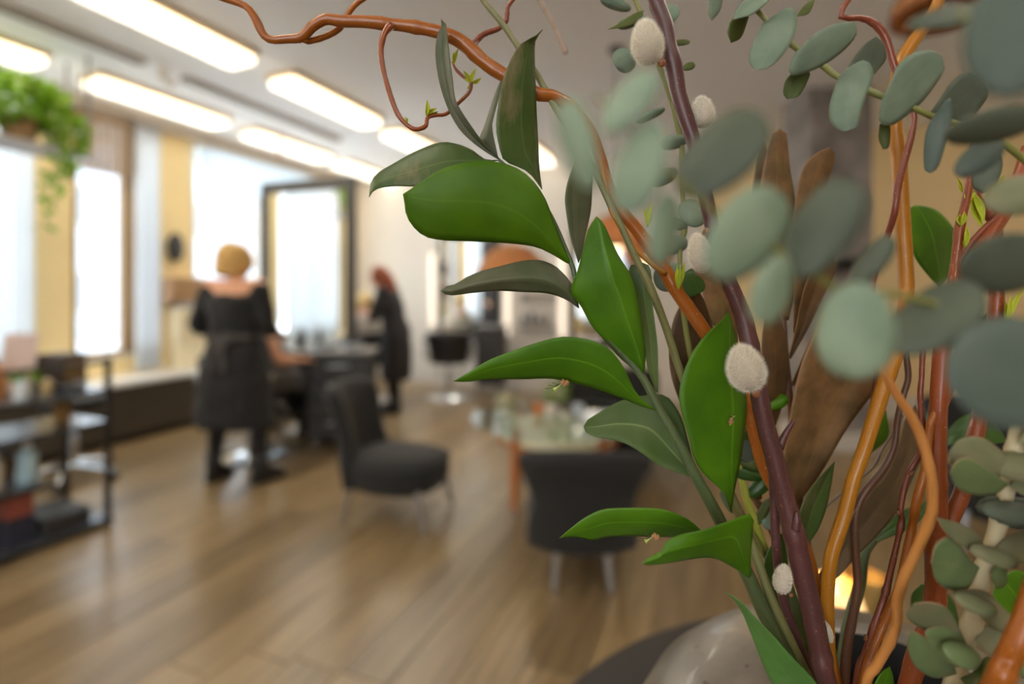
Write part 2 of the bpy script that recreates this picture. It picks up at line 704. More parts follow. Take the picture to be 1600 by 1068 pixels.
# windows -------------------------------------------------------------
def window(name, axis, pos, a0, a1, z0, z1, mullions=(), m=M_BROWNFRAME, fw=0.055, mw=0.025):
    """frame with real panes set into the opening"""
    def B(mb, p0, p1, q0, q1, r0, r1):
        return mb.bx(p0, p1, q0, q1, r0, r1) if axis == 'x' else mb.bx(q0, q1, p0, p1, r0, r1)
    s = -1
    d0, d1 = sorted((pos + s * 0.03, pos + s * 0.10))
    root = bpy.data.objects.new(name, None)
    COL.objects.link(root)
    struct(root)
    B(MB(), d0, d1, a0, a0 + fw, z0, z1).build('window_frame', m, root, bevel=0.004)
    B(MB(), d0, d1, a1 - fw, a1, z0, z1).build('window_frame', m, root, bevel=0.004)
    B(MB(), d0, d1, a0 + fw, a1 - fw, z0, z0 + fw).build('window_frame', m, root, bevel=0.004)
    B(MB(), d0, d1, a0 + fw, a1 - fw, z1 - fw, z1).build('window_frame', m, root, bevel=0.004)
    cuts = [a0 + fw] + list(mullions) + [a1 - fw]
    dm = (d0 + d1) / 2
    for k in mullions:
        B(MB(), d0, d1, k - mw, k + mw, z0 + fw, z1 - fw).build('mullion', m, root, bevel=0.003)
    for k in range(len(cuts) - 1):
        B(MB(), dm - 0.003, dm + 0.003, cuts[k], cuts[k + 1], z0 + fw, z1 - fw).build('pane', M_WINGLASS, root, smooth=False)
    e0, e1 = sorted((pos - s * 0.03, pos + s * 0.12))
    B(MB(), e0, e1, a0 + 0.001, a1 - 0.001, z0 + 0.001, z0 + 0.02).build('window_sill', M_WHITE, root, bevel=0.003)
    return root


window('window_1', 'x', WX0, 1.0, 2.456, 0.72, 2.98, (1.75,))
window('window_2', 'x', WX0, 2.763, 3.52, 0.72, 2.98, (3.255,), mw=0.06)
window('window_3', 'x', WX0, 3.88, 5.70, 0.80, 2.98, (4.8,), m=M_WHITE)
window('window_4', 'y', WY0, -4.3, -2.1, 0.45, 2.98, (-3.2,))
window('window_5', 'y', WY0, -0.8, 0.8, 0.45, 2.98, (0.0,))

# street outside: snow-pale paving and a pale facade
struct(MB().bx(-26, WX0 - 0.16, -14, 22, -0.4, -0.3).build('ground', mat('pale_paving', c(242, 243, 245), 0.9, var=0.03), smooth=False))
struct(MB().bx(WX0 - 0.1, 12, -22, WY0 - 0.16, -0.4, -0.3).build('ground', mat('pale_paving', c(225, 228, 232)), smooth=False))
fac = thing('street_building', 'pale plastered building across the street seen through the windows', 'building', (-19, 3, -0.3))
MB().bx(-1.5, 0, -11, 17, 0, 9.0).build('facade', mat('pale_facade', c(150, 155, 164), 0.9), fac)
for k in range(24):
    yk, zk = -9.6 + (k % 8) * 3.3, (k // 8) * 2.8
    f_ = MB().bx(0, 0.06, yk, yk + 1.2, zk + 0.9, zk + 2.3).build('window', M_WHITE, fac, bevel=0.01)
    MB().bx(0.06, 0.08, yk + 0.08, yk + 1.12, zk + 0.98, zk + 2.22).build('pane', thin_glass('street_glass', (0.8, 0.84, 0.88, 1), 0.4), f_)


# curtains ------------------------------------------------------------
def curtain(name, label, x0, y0, y1, z0, z1, folds, axis='x', amp=0.03, m=M_SHEER):
    r = thing(name, label, 'curtain', (x0, (y0 + y1) / 2, z0) if axis == 'x' else ((y0 + y1) / 2, x0, z0))
    n = folds * 8
    vs, fs = [], []
    for k in range(9):
        z = (z1 - z0) * k / 8
        for i in range(n + 1):
            a = y0 + (y1 - y0) * i / n - (y0 + y1) / 2
            w = amp * math.sin(2 * PI * i / 8 + 0.3 * math.sin(k * 0.7)) * (1.0 - 0.25 * k / 8)
            vs.append((w, a, z) if axis == 'x' else (a, w, z))
    for k in range(8):
        for i in range(n):
            q = k * (n + 1) + i
            fs.append((q, q + 1, q + n + 2, q + n + 1))
    MB().add(vs, fs).build('curtain_panel', m, r, solid=0.002, angle=180)
    h = MB()
    h.tube([(0, y0 - (y0 + y1) / 2 - 0.05, z1 - z0 + 0.02), (0, y1 - (y0 + y1) / 2 + 0.05, z1 - z0 + 0.02)] if axis == 'x' else
           [(y0 - (y0 + y1) / 2 - 0.05, 0, z1 - z0 + 0.02), (y1 - (y0 + y1) / 2 + 0.05, 0, z1 - z0 + 0.02)], 0.011, 8)
    h.build('curtain_rail', M_STEEL, r)
    return r


curtain('curtain', 'sheer white curtain gathered beside the narrow brown-framed window', -5.18, 3.22, 3.46, 0.58, 2.92, 4)
curtain('curtain', 'wide sheer white curtain on the window behind the hanging plant', -5.18, 1.35, 2.44, 0.58, 2.92, 11)
curtain('curtain', 'sheer white curtain at the rear street window, seen only in the floor mirror', -3.36, -4.05, -2.0, 0.1, 2.92, 16, axis='y')
# roller blind on the big window
rb = thing('roller_blind', 'pale roller blind pulled partly down over the window behind the floor mirror', 'blind', (-5.2, 4.8, 2.48))
MB().bx(-0.002, 0.002, -0.9, 0.9, 0, 0.44).build('blind_cloth', cloth_mat('blind_cloth', c(222, 232, 240), 0.55), rb, smooth=False)
MB().tube([(0.0, -0.92, 0.46), (0.0, 0.92, 0.46)], 0.03, 12).build('roller', M_WHITE, rb)
MB().bx(-0.01, 0.01, -0.9, 0.9, -0.02, 0.0).build('bottom_bar', M_WHITE, rb, bevel=0.002)
# slatted valance at the top of the narrow window
sv = thing('slatted_blind', 'short brown vertical slat blind at the top of the narrow window', 'blind', (-5.22, 3.0, 2.42))
MB().bx(-0.02, 0.02, -0.22, 0.26, 0.5, 0.54).build('head_rail', M_BROWNFRAME, sv, bevel=0.003)
for k in range(6):
    y_ = -0.19 + k * 0.08
    MB().box((0, y_, 0.25), (0.006, 0.074, 0.5), Matrix.Rotation(0.12, 3, 'Z')).build('slat', mat('slat_brown', c(120, 100, 78), 0.6), sv)

# window bench --------------------------------------------------------
bench = thing('window_bench', 'long dark wooden bench with a pale top under the windows', 'bench', (-5.3, 3.0, 0))
MB().bx(0.005, 0.44, -3.0, 3.2, 0.06, 0.50).build('bench_front', M_DARKWOOD, bench, bevel=0.005)
MB().bx(0.005, 0.40, -3.0, 3.2, 0.001, 0.06).build('plinth', M_BLACK, bench)
MB().bx(0.005, 0.47, -3.02, 3.22, 0.50, 0.545).build('bench_top', mat('pale_bench_top', c(236, 236, 236), 0.16, var=0.03), bench, bevel=0.006)


# ceiling lights ------------------------------------------------------
def ceiling_light(x, y0, label, ln=1.12, z=2.945, w=0.25):
    r = thing('ceiling_light', label, 'ceiling light', (x, y0 + ln / 2, z), 0, 'fluorescent ceiling lights')
    MB().bx(-w / 2 - 0.02, w / 2 + 0.02, -ln / 2 - 0.015, ln / 2 + 0.015, 0.055, CZ - z + 0.002).build(
        'housing', mat('light_housing', c(196, 176, 146), 0.6), r, bevel=0.006)
    MB().bx(-w / 2, w / 2, -ln / 2, ln / 2, 0.0, 0.055).build('diffuser', M_DIFF, r, bevel=0.02)
    return r


rowA = [1.58 - 1.46 * 2, 1.58 - 1.46, 1.58, 3.04, 4.50]
labA = ['long lit ceiling light behind the flower vase, out of view', 'long lit ceiling light overhead beside the flower vase, out of view',
        'large lit ceiling light nearest over the seating, cut by the upper picture edge',
        'second lit ceiling light of the middle row, above the blonde stylist', 'third lit ceiling light of the middle row, half behind ruscus leaves']
for y_, l_ in zip(rowA, labA):
    ceiling_light(-3.16, y_, l_)
rowB = [-0.42, 1.04, 2.50, 3.96, 5.34]
labB = ['lit ceiling light of the window row, behind the hanging plant and out of view',
        'lit ceiling light of the window row above the hanging plant',
        'lit ceiling light of the window row above the narrow window',
        'lit ceiling light of the window row above the floor mirror, crossed by a thin rod',
        'farthest lit ceiling light of the window row, near the back wall']
for y_, l_ in zip(rowB, labB):
    ceiling_light(-4.55, y_, l_)
ceiling_light(-2.05, 5.3, 'small lit ceiling light near the back wall showing beside a ruscus leaf', 1.0)
for x_, ys, l_ in ((-1.0, (-2.4, -0.6), 'over the reception'), (1.2, (-2.4, -0.6, 1.3), 'over the right aisle')):
    for k, y_ in enumerate(ys):
        ceiling_light(x_, y_, 'lit ceiling light %s, %s from the rear windows' % (l_, ('first', 'second', 'third')[k]))
ceiling_light(2.9, 4.4, 'far lit ceiling light at the right, low behind the willow stems', 1.1, 2.75)


def strip(name, label, x, y0, y1, m, zt=CZ):
    r = thing(name, label, 'lighting track', (x, (y0 + y1) / 2, zt - 0.035))
    MB().bx(-0.045, 0.045, (y0 - y1) / 2, (y1 - y0) / 2, 0, 0.036).build('track_body', m, r, bevel=0.004)
    MB().bx(-0.012, 0.012, (y0 - y1) / 2 + 0.05, (y1 - y0) / 2 - 0.05, -0.004, 0.0).build('track_groove', M_BLACK, r)
    return r


M_TRACK = mat('track_grey', c(140, 132, 124), 0.6)
strip('ceiling_track', 'grey lighting track on the ceiling nearer the camera, above the hanging plant', -3.93, 0.6, 2.50, M_TRACK)
strip('ceiling_track', 'grey lighting track on the ceiling running towards the floor mirror', -3.93, 2.80, 4.6, M_TRACK)
sp = thing('ceiling_spotlight', 'small white spotlight between the two ceiling tracks', 'spotlight', (-3.93, 2.65, CZ))
MB().lathe([(0.035, -0.03), (0.035, 0)], seg=12).build('canopy', M_WHITE, sp)
MB().tube([(0, 0, -0.02), (0.0, 0.01, -0.06)], 0.008, 8).build('stem', M_STEEL, sp)
MB().tube([(-0.01, -0.03, -0.05), (0.03, 0.06, -0.11)], [0.028, 0.04], 12).build('lamp_head', M_WHITE, sp)

# stone-clad pillar towards the back right
pc_ = XD((1290 - 800) / F * 4.5, 4.5, 0)
M_STONE = mat('mottled_stone', c(128, 121, 118), 0.65, var=0.9, scale=5, bump=0.3)
pil_ = struct(MB().box((0, 0, CZ / 2), (0.52, 0.45, CZ)).build('pillar', M_STONE, bevel=0.01))
pil_.location = pc_
pil_.rotation_euler.z = YAW
struct(MB(pc_).add([], []).box(pc_ + UP * 0.08, (0.56, 0.49, 0.16), Matrix.Rotation(YAW, 3, 'Z')).build('trim_2', M_WHITE, bevel=0.006)).location = pc_
# ------------------------------------------------------------------ mirror, furniture
def floor_mirror():
    r = thing('floor_mirror', 'tall floor mirror in a wide dark frame between the two stylists', 'mirror', XD(-2.0, 5.0, 0), YAW + math.radians(MIR_ROT))
    w, h, f = 0.56, 2.43, 0.10
    mf = mat('mirror_frame', c(62, 58, 55), 0.5, var=0.15)
    z0 = 0.12
    MB().bx(-w, -w + f, -0.03, 0.03, z0, h).build('frame_side', mf, r, bevel=0.008)
    MB().bx(w - f, w, -0.03, 0.03, z0, h).build('frame_side', mf, r, bevel=0.008)
    MB().bx(-w + f, w - f, -0.03, 0.03, h - f - 0.02, h).build('frame_top', mf, r, bevel=0.008)
    MB().bx(-w + f, w - f, -0.03, 0.03, z0, z0 + f).build('frame_bottom', mf, r, bevel=0.008)
    MB().bx(-w + f, w - f, -0.012, -0.004, z0 + f, h - f - 0.02).build(
        'mirror_glass', mat('mirror_silver', c(240, 243, 243), 0.02, 1.0, var=0.0), r, smooth=False)
    MB().bx(-w + 0.02, w - 0.02, 0.0, 0.025, z0 + 0.02, h - 0.02).build('backing', M_BLACK, r)
    for s in (-1, 1):
        MB().bx(s * 0.38 - 0.04, s * 0.38 + 0.04, -0.2, 0.2, 0, z0).build('foot', mf, r, bevel=0.01)
    return r


MIR_ROT = -19.3
floor_mirror()
# narrow shelf in front of the mirror with brushes
ms = thing('styling_shelf', 'slim pale styling shelf in front of the floor mirror', 'shelf', XD(-2.0, 5.0, 0) + Matrix.Rotation(YAW + math.radians(MIR_ROT), 3, 'Z') @ Vector((0.02, -0.15, 0)), YAW + math.radians(MIR_ROT))
MB().bx(-0.40, 0.12, -0.09, 0.09, 0.76, 0.80).build('shelf_board', mat('pale_laminate', c(205, 202, 198), 0.4), ms, bevel=0.006)
for s in (-1, 1):
    MB().bx(-0.14 + s * 0.22 - 0.02, -0.14 + s * 0.22 + 0.02, -0.08, 0.08, 0.0, 0.76).build('leg', M_BLACK, ms, bevel=0.004)
for k, (dx, lab) in enumerate(((-0.2, 'small dark spray bottle on the styling shelf, nearest its middle'),
                               (0.02, 'small dark spray bottle on the styling shelf, towards its far end'))):
    b = thing('spray_bottle', lab, 'bottle', Vector(ms.location) + Matrix.Rotation(YAW + math.radians(MIR_ROT), 3, 'Z') @ Vector((dx, 0, 0.80)))
    MB().lathe([(0.028, 0), (0.03, 0.01), (0.03, 0.11), (0.014, 0.14), (0.012, 0.16)], seg=14).build('bottle_body', M_BLACK, b)
    MB().bx(-0.03, 0.015, -0.012, 0.012, 0.16, 0.185).build('spray_head', M_STEEL, b, bevel=0.003)


def lerp(a, b, t):
    return a + (b - a) * t


def superring(cx, cy, z, rx, ry, n=24, p=2.6):
    out = []
    for j in range(n):
        a = 2 * PI * j / n
        ca, sa = math.cos(a), math.sin(a)
        out.append(Vector((cx + rx * math.copysign(abs(ca) ** (2 / p), ca), cy + ry * math.copysign(abs(sa) ** (2 / p), sa), z)))
    return out


def slipper_chair(loc, rz, label, legx=0.72, hb=0.80, seat=0.37, wtop=0.50, wmid=0.43, depth=0.5, zbot=0.17, name='slipper_chair'):
    r = thing(name, label, 'chair', loc, rz)
    w = 0.25
    rings = [superring(0, 0.0, zbot, w * 0.80, depth / 2 * 0.80), superring(0, 0, zbot + 0.02, w * 0.93, depth / 2 * 0.93),
             superring(0, 0.0, zbot + 0.08, w * 1.0, depth / 2), superring(0, 0, seat - 0.05, w, depth / 2),
             superring(0, 0, seat - 0.015, w * 0.94, depth / 2 * 0.95), superring(0, 0, seat + 0.01, w * 0.7, depth / 2 * 0.7),
             superring(0, 0, seat + 0.02, w * 0.3, depth / 2 * 0.3)]
    MB().loft(rings).build('seat', M_FABRIC, r, angle=180)
    MB().tube([p for p in superring(0, 0, seat - 0.04, w + 0.001, depth / 2 + 0.001, 32)] + [superring(0, 0, seat - 0.04, w + 0.001, depth / 2 + 0.001, 32)[0]], 0.006, 6).build('piping', M_FABRIC, r)
    # back: curved panel that wraps a little round the seat, flares and rolls at the top
    nu, nv = 12, 12
    vs, fs = [], []
    for i in range(nv + 1):
        v = i / nv
        z = lerp(zbot + 0.02, hb, v)
        ww = w * 1.02 if v < 0.28 else (lerp(w * 1.02, wmid / 2, (v - 0.28) / 0.2) if v < 0.48 else lerp(wmid / 2, wtop / 2, (v - 0.48) / 0.52))
        yb = -depth / 2 + 0.03 - 0.10 * v - (0.04 * max(0, (v - 0.85) / 0.15) ** 1.5)
        for j in range(nu + 1):
            u = -1 + 2 * j / nu
            zz = z - 0.03 * u * u * v
            vs.append(Vector((ww * u * (1 - 0.04 * u * u), yb + 0.10 * u * u * (1 - 0.35 * v), zz)))
    for i in range(nv):
        for j in range(nu):
            a = i * (nu + 1) + j
            fs.append((a, a + 1, a + nu + 2, a + nu + 1))
    bk = MB().add(vs, fs).build('backrest', M_FABRIC, r, angle=180)
    so = bk.modifiers.new('solid', 'SOLIDIFY')
    so.thickness = 0.085
    so.offset = 0
    sb = bk.modifiers.new('sub', 'SUBSURF')
    sb.levels = sb.render_levels = 1
    for sx in (-1, 1):
        for sy in (-1, 1):
            MB().tube([(sx * w * legx, sy * depth * 0.36, zbot + 0.04), (sx * w * legx * 1.12, sy * depth * 0.44, 0.0)],
                      [0.019, 0.013], 10).build('leg', M_STEEL, r)
    return r


def place(px, d):
    return XD((px - 800) / F * d, d, 0)


slipper_chair(place(624, 3.12), YAW - PI / 2 - 0.28, 'black slipper chair seen from its side, alone on open floor', hb=0.785, depth=0.60)
slipper_chair(place(905, 2.50), YAW - 0.05, 'low black tub chair seen from behind, at the glass coffee table', legx=0.45, hb=0.655, seat=0.34, wtop=0.62, wmid=0.43, depth=0.48, zbot=0.15, name='tub_chair')
slipper_chair(place(985, 3.85), YAW + PI + 0.25, 'wide black armchair behind the coffee table, partly hidden by ruscus leaves', hb=0.70, seat=0.40, wtop=0.74, wmid=0.62, depth=0.60, zbot=0.16, name='armchair').scale = (1.25, 1.1, 1)
slipper_chair(place(1560, 2.75), YAW + PI - 0.5, 'charcoal lounge chair showing between the right-hand willow stems', hb=0.72, seat=0.40, wtop=0.6, wmid=0.5, depth=0.55, zbot=0.16, name='lounge_chair')

# coffee table --------------------------------------------------------
ct = thing('coffee_table', 'round glass coffee table on copper-brown turned legs', 'table', place(872, 3.32))
M_COPPERWOOD = mat('copper_leg', c(176, 104, 52), 0.35, var=0.15)
MB().lathe([(0.0, 0.52), (0.56, 0.52), (0.565, 0.526), (0.56, 0.532), (0.0, 0.532)], seg=48, cap=False).build('glass_top', thin_glass('table_glass', (0.86, 0.92, 0.90, 1), 0.16), ct)
for k in range(4):
    a = math.radians(243 + 90 * k)
    q = Vector((math.cos(a), math.sin(a), 0))
    lg = MB().tube([q * 0.36 + UP * 0.518, q * 0.37 + UP * 0.44, q * 0.375 + UP * 0.25, q * 0.38 + UP * 0.02], [0.03, 0.024, 0.026, 0.018], 12).build('leg', M_COPPERWOOD, ct)
    MB().ell(q * 0.38 + UP * 0.017, (0.021, 0.021, 0.017)).build('foot', M_CHROME, lg)
MB().tube([(0.375 * math.cos(t), 0.375 * math.sin(t), 0.40) for t in [2 * PI * k / 32 for k in range(33)]], 0.012, 8).build('ring', M_COPPERWOOD, ct)
TZ = 0.533
MB().lathe([(0.0, 0.41), (0.355, 0.41), (0.36, 0.415), (0.36, 0.455), (0.355, 0.46), (0.0, 0.46)], seg=40, cap=False).build('lower_shelf', mat('cream_shelf', c(232, 222, 192), 0.4, var=0.05), ct)


def tp(dx, dd):
    q = ct.location
    return Vector(q) + RGT * dx + FWD * dd + UP * TZ


gv = thing('glass_vase', 'square clear glass vase at the near edge of the coffee table', 'vase', tp(-0.34, -0.02))
MB().bx(-0.055, 0.055, -0.055, 0.055, 0.0, 0.018).build('glass_base', thin_glass('vase_glass', (0.9, 0.93, 0.88, 1), 0.2), gv, bevel=0.003)
for a in range(4):
    MB().box(Matrix.Rotation(a * PI / 2, 3, 'Z') @ Vector((0, 0.052, 0.085)), (0.11, 0.006, 0.14), Matrix.Rotation(a * PI / 2, 3, 'Z')).build('glass_side', thin_glass('vase_glass'), gv, bevel=0.001)
MB().bx(-0.045, 0.045, -0.045, 0.045, 0.019, 0.125).build('sand', mat('pale_sand', c(226, 214, 176), 0.9), gv, bevel=0.004)
pl = thing('potted_plant', 'small bushy green plant in a pot on the coffee table', 'plant', tp(0.0, 0.16))
MB().lathe([(0.035, 0), (0.05, 0.07), (0.052, 0.075), (0.045, 0.075), (0.04, 0.06)], seg=20).build('pot', mat('grey_pot', c(120, 118, 114), 0.6), pl)


def leaf_cloud(mb, ctr, rad, n, size, rnd, down=0.0, seedv=1):
    rnd.seed(seedv)
    for _ in range(n):
        while True:
            p = Vector((rnd.uniform(-1, 1), rnd.uniform(-1, 1), rnd.uniform(-1, 1)))
            if 0.25 < p.length < 1:
                break
        q = Vector(ctr) + Vector((p.x * rad[0], p.y * rad[1], p.z * rad[2]))
        d = (p + Vector((0, 0, 0.4 - down)) + Vector((rnd.uniform(-.5, .5), rnd.uniform(-.5, .5), rnd.uniform(-.5, .5)))).normalized()
        s = d.orthogonal().normalized()
        s = Matrix.Rotation(rnd.uniform(0, 2 * PI), 3, d) @ s
        nn = d.cross(s)
        L_ = size * rnd.uniform(0.7, 1.3)
        mb.add([q, q + d * L_ * 0.3 + s * L_ * 0.32 + nn * L_ * 0.06, q + d * L_ * 0.65 + s * L_ * 0.28 + nn * L_ * 0.05,
                q + d * L_ - nn * L_ * 0.12, q + d * L_ * 0.65 - s * L_ * 0.28 + nn * L_ * 0.05, q + d * L_ * 0.3 - s * L_ * 0.32 + nn * L_ * 0.06,
                q + d * L_ * 0.45 - nn * L_ * 0.03],
               [(0, 1, 6), (1, 2, 6), (2, 3, 6), (3, 4, 6), (4, 5, 6), (5, 0, 6)])


RND = random.Random(3)
M_POTHOS = leaf_mat('pothos_leaf', c(136, 172, 48), c(96, 136, 36), c(150, 180, 80), 0.4, 0.5, vein=0.0)
mb = MB()
leaf_cloud(mb, (0, 0, 0.12), (0.075, 0.075, 0.06), 90, 0.035, RND, seedv=5)
stuff(mb.build('foliage', M_POTHOS, pl, angle=180))
for k, (dx, dd, col, lab) in enumerate((
        (-0.13, 0.04, c(206, 128, 72), 'orange-brown cup beside the plant on the coffee table'),
        (-0.05, 0.0, c(224, 214, 204), 'white cup in front of the plant on the coffee table'),
        (0.13, 0.02, c(190, 196, 204), 'pale grey cup nearest the low tub chair on the coffee table'))):
    q = thing('cup', lab, 'cup', tp(dx, dd))
    MB().lathe([(0.0, 0.004), (0.025, 0.0), (0.034, 0.03), (0.038, 0.07), (0.034, 0.07), (0.03, 0.03), (0.0, 0.01)], seg=20, cap=False).build('cup_body', mat('cup_%d' % k, col, 0.3), q)
    MB().tube([(0.035, 0, 0.055), (0.055, 0, 0.05), (0.056, 0, 0.03), (0.033, 0, 0.02)], 0.005, 8).build('handle', mat('cup_%d' % k, col), q)
mg = thing('magazine', 'pale magazine lying on the coffee table behind the low tub chair', 'magazine', tp(0.24, -0.06), 0.4)
MB().bx(-0.10, 0.10, -0.14, 0.14, 0.0, 0.008).build('pages', mat('magazine_paper', c(214, 216, 224), 0.35), mg, bevel=0.001)
MB().bx(-0.10, 0.10, -0.14, 0.14, 0.008, 0.0095).build('cover', mat('magazine_cover', c(196, 204, 220), 0.25, var=0.3, scale=20), mg)


# salon chairs --------------------------------------------------------
def salon_chair(loc, rz, label, foot=True, low=0.0):
    r = thing('salon_chair', label, 'salon chair', loc, rz)
    MB().loft([superring(0, 0, 0.44 - low, 0.20, 0.21), superring(0, 0, 0.46 - low, 0.25, 0.25), superring(0, 0, 0.54 - low, 0.26, 0.25),
               superring(0, 0, 0.565 - low, 0.22, 0.22)]).build('seat', M_VINYL, r, angle=180)
    vs, fs = [], []
    for i in range(7):
        for j in range(9):
            u = -1 + j / 4
            v = i / 6
            vs.append(Vector((u * lerp(0.22, 0.29, v), -0.25 - 0.06 * v + 0.09 * u * u, lerp(0.50, 0.86, v) - low - 0.02 * u * u * v)))
    for i in range(6):
        for j in range(8):
            a = i * 9 + j
            fs.append((a, a + 1, a + 10, a + 9))
    b = MB().add(vs, fs).build('backrest', M_VINYL, r, angle=180)
    so = b.modifiers.new('solid', 'SOLIDIFY')
    so.thickness = 0.07
    so.offset = 0
    sb = b.modifiers.new('sub', 'SUBSURF')
    sb.levels = sb.render_levels = 1
    for s in (-1, 1):
        a_ = MB().tube(catmull([(s * 0.27, -0.22, 0.52 - low), (s * 0.30, -0.18, 0.70 - low), (s * 0.30, 0.1, 0.72 - low), (s * 0.28, 0.20, 0.68 - low), (s * 0.25, 0.2, 0.52 - low)], 20), 0.016, 8).build('armrest', M_CHROME, r)
        MB().box((s * 0.30, -0.03, 0.735 - low), (0.055, 0.26, 0.028)).build('arm_pad', M_VINYL, a_, bevel=0.01)
    MB().lathe([(0.04, 0.06), (0.04, 0.28), (0.03, 0.29), (0.03, 0.45 - low)], seg=16).build('pump_column', M_CHROME, r)
    MB().lathe([(0.28, 0.0), (0.28, 0.012), (0.20, 0.035), (0.06, 0.06), (0.05, 0.08)], seg=32).build('base_plate', M_CHROME, r)
    if foot:
        MB().tube(catmull([(-0.14, 0.2, 0.44), (-0.15, 0.40, 0.22), (-0.14, 0.48, 0.17), (0.14, 0.48, 0.17), (0.15, 0.40, 0.22), (0.14, 0.2, 0.44)], 30), 0.013, 8).build('footrest', M_CHROME, r)
    return r


salon_chair(place(702, 6.45), YAW + 0.1, 'empty black salon chair on a chrome base before the far wall mirror', foot=True)
salon_chair(place(390, 4.15), YAW - 0.1, 'black salon chair under the dark-caped client before the blonde stylist')
salon_chair(place(570, 6.30), YAW + 0.9, 'black salon chair under the pale-caped client of the red-haired stylist')

# drawer trolley between the mirror and the slipper chair
tr = thing('drawer_trolley', 'black drawer trolley with a grey top tray behind the slipper chair', 'trolley', place(536, 4.52), YAW + 0.12)
M_TRAY = mat('grey_tray', c(120, 118, 118), 0.3, var=0.1)
MB().bx(-0.26, 0.26, -0.19, 0.19, 0.09, 0.80).build('trolley_body', M_BLACK, tr, bevel=0.012)
MB().bx(-0.29, 0.29, -0.21, 0.21, 0.80, 0.83).build('top_tray', M_TRAY, tr, bevel=0.012)
for k in range(4):
    d_ = MB().bx(-0.245, 0.245, -0.208, -0.19, 0.13 + k * 0.16, 0.27 + k * 0.16).build('drawer', mat('drawer_front', c(40, 37, 36), 0.5), tr, bevel=0.006)
    MB().bx(-0.09, 0.09, -0.226, -0.208, 0.225 + k * 0.16, 0.24 + k * 0.16).build('handle', M_STEEL, d_, bevel=0.004)
for sx in (-1, 1):
    for sy in (-1, 1):
        cs = MB().lathe([(0.012, 0.05), (0.012, 0.095)], (sx * 0.22, sy * 0.15, 0), 10).build('caster', M_CHROME, tr)
        MB().tube([(sx * 0.22 - 0.013, sy * 0.15, 0.03), (sx * 0.22 + 0.013, sy * 0.15, 0.03)], 0.03, 14).build('wheel', M_CHROME, cs)
for k, (dx, dy, lab) in enumerate(((-0.16, 0.05, 'white towel roll on the trolley top, at its mirror end'), (0.10, -0.02, 'white towel roll on the trolley top, nearest the red-haired stylist'))):
    t_ = thing('towel_roll', lab, 'towel', Matrix.Translation(tr.location) @ Matrix.Rotation(tr.rotation_euler.z, 4, 'Z') @ Vector((dx, dy, 0.83)), 0.5 + k)
    MB().tube([(-0.09, 0, 0.028), (0.09, 0, 0.028)], 0.028, 14).build('towel_cloth', mat('towel_grey', c(150, 156, 166), 0.9), t_)

# second black trolley at the far wall
t2 = thing('wash_trolley', 'dark trolley standing beside the far wall mirror', 'trolley', place(768, 6.72), 0)
MB().bx(-0.17, 0.17, -0.14, 0.14, 0.12, 0.86).build('trolley_body', mat('trolley_dark', c(50, 48, 47), 0.5), t2, bevel=0.012)
MB().bx(-0.19, 0.19, -0.16, 0.16, 0.86, 0.89).build('top_tray', M_TRAY, t2, bevel=0.008)
for sx in (-1, 1):
    for sy in (-1, 1):
        MB().lathe([(0.02, 0.0), (0.026, 0.02), (0.02, 0.05), (0.012, 0.12)], (sx * 0.13, sy * 0.1, 0), 10).build('caster', M_CHROME, t2)

# wall mirrors and light bars at the far wall ---------------------------
WYB = WY1


def wall_point(px, py, y=WYB):
    k = (px - 800) / F
    t = y / (FWD.y + RGT.y * k)
    return Vector((t * (FWD.x + RGT.x * k), y, CAM.z + (HOR - py) / F * t))


def wall_mirror(px0, px1, z0, z1, label):
    a, b = wall_point(px0, 400).x, wall_point(px1, 400).x
    r = thing('wall_mirror', label, 'mirror', ((a + b) / 2, WYB - 0.001, z0))
    w, f, h = (b - a) / 2, 0.055, z1 - z0
    MB().bx(-w, -w + f, -0.045, 0, 0, h).build('frame_side', M_BLACK, r, bevel=0.006)
    MB().bx(w - f, w, -0.045, 0, 0, h).build('frame_side', M_BLACK, r, bevel=0.006)
    MB().bx(-w + f, w - f, -0.045, 0, h - f, h).build('frame_top', M_BLACK, r, bevel=0.006)
    MB().bx(-w + f, w - f, -0.045, 0, 0, f).build('frame_bottom', M_BLACK, r, bevel=0.006)
    MB().bx(-w + f, w - f, -0.03, -0.02, f, h - f).build('mirror_glass', mat('mirror_silver', c(240, 243, 243), 0.02, 1.0, var=0.0), r, smooth=False)


wall_mirror(688, 783, 0.62, 2.15, 'black framed wall mirror reflecting the windows behind the empty salon chair')
wall_mirror(893, 985, 0.62, 2.15, 'black framed wall mirror behind the black armchair, mostly hidden by leaves')
M_BAR = mat('light_bar_glow', c(255, 244, 230), 0.5, emit=(1.0, 0.86, 0.70, 1), estr=0.45, var=0.0)
for px_, z0, z1, l_ in ((680, 0.82, 1.90, 'slim vertical white light bar left of the far wall mirror'),
                        (795, 0.72, 1.95, 'slim vertical white light bar below the glowing wicker pendant'),
                        (881, 0.72, 1.95, 'slim vertical white light bar beside the mirror behind the armchair')):
    q = wall_point(px_, 400)
    r = thing('light_bar', l_, 'wall lamp', (q.x, WYB - 0.001, z0))
    MB().bx(-0.03, 0.03, -0.03, 0, 0, z1 - z0).build('back_plate', M_WHITE, r, bevel=0.004)
    MB().tube([(0, -0.055, 0.02), (0, -0.055, z1 - z0 - 0.02)], 0.042, 12).build('light_tube', M_BAR, r)
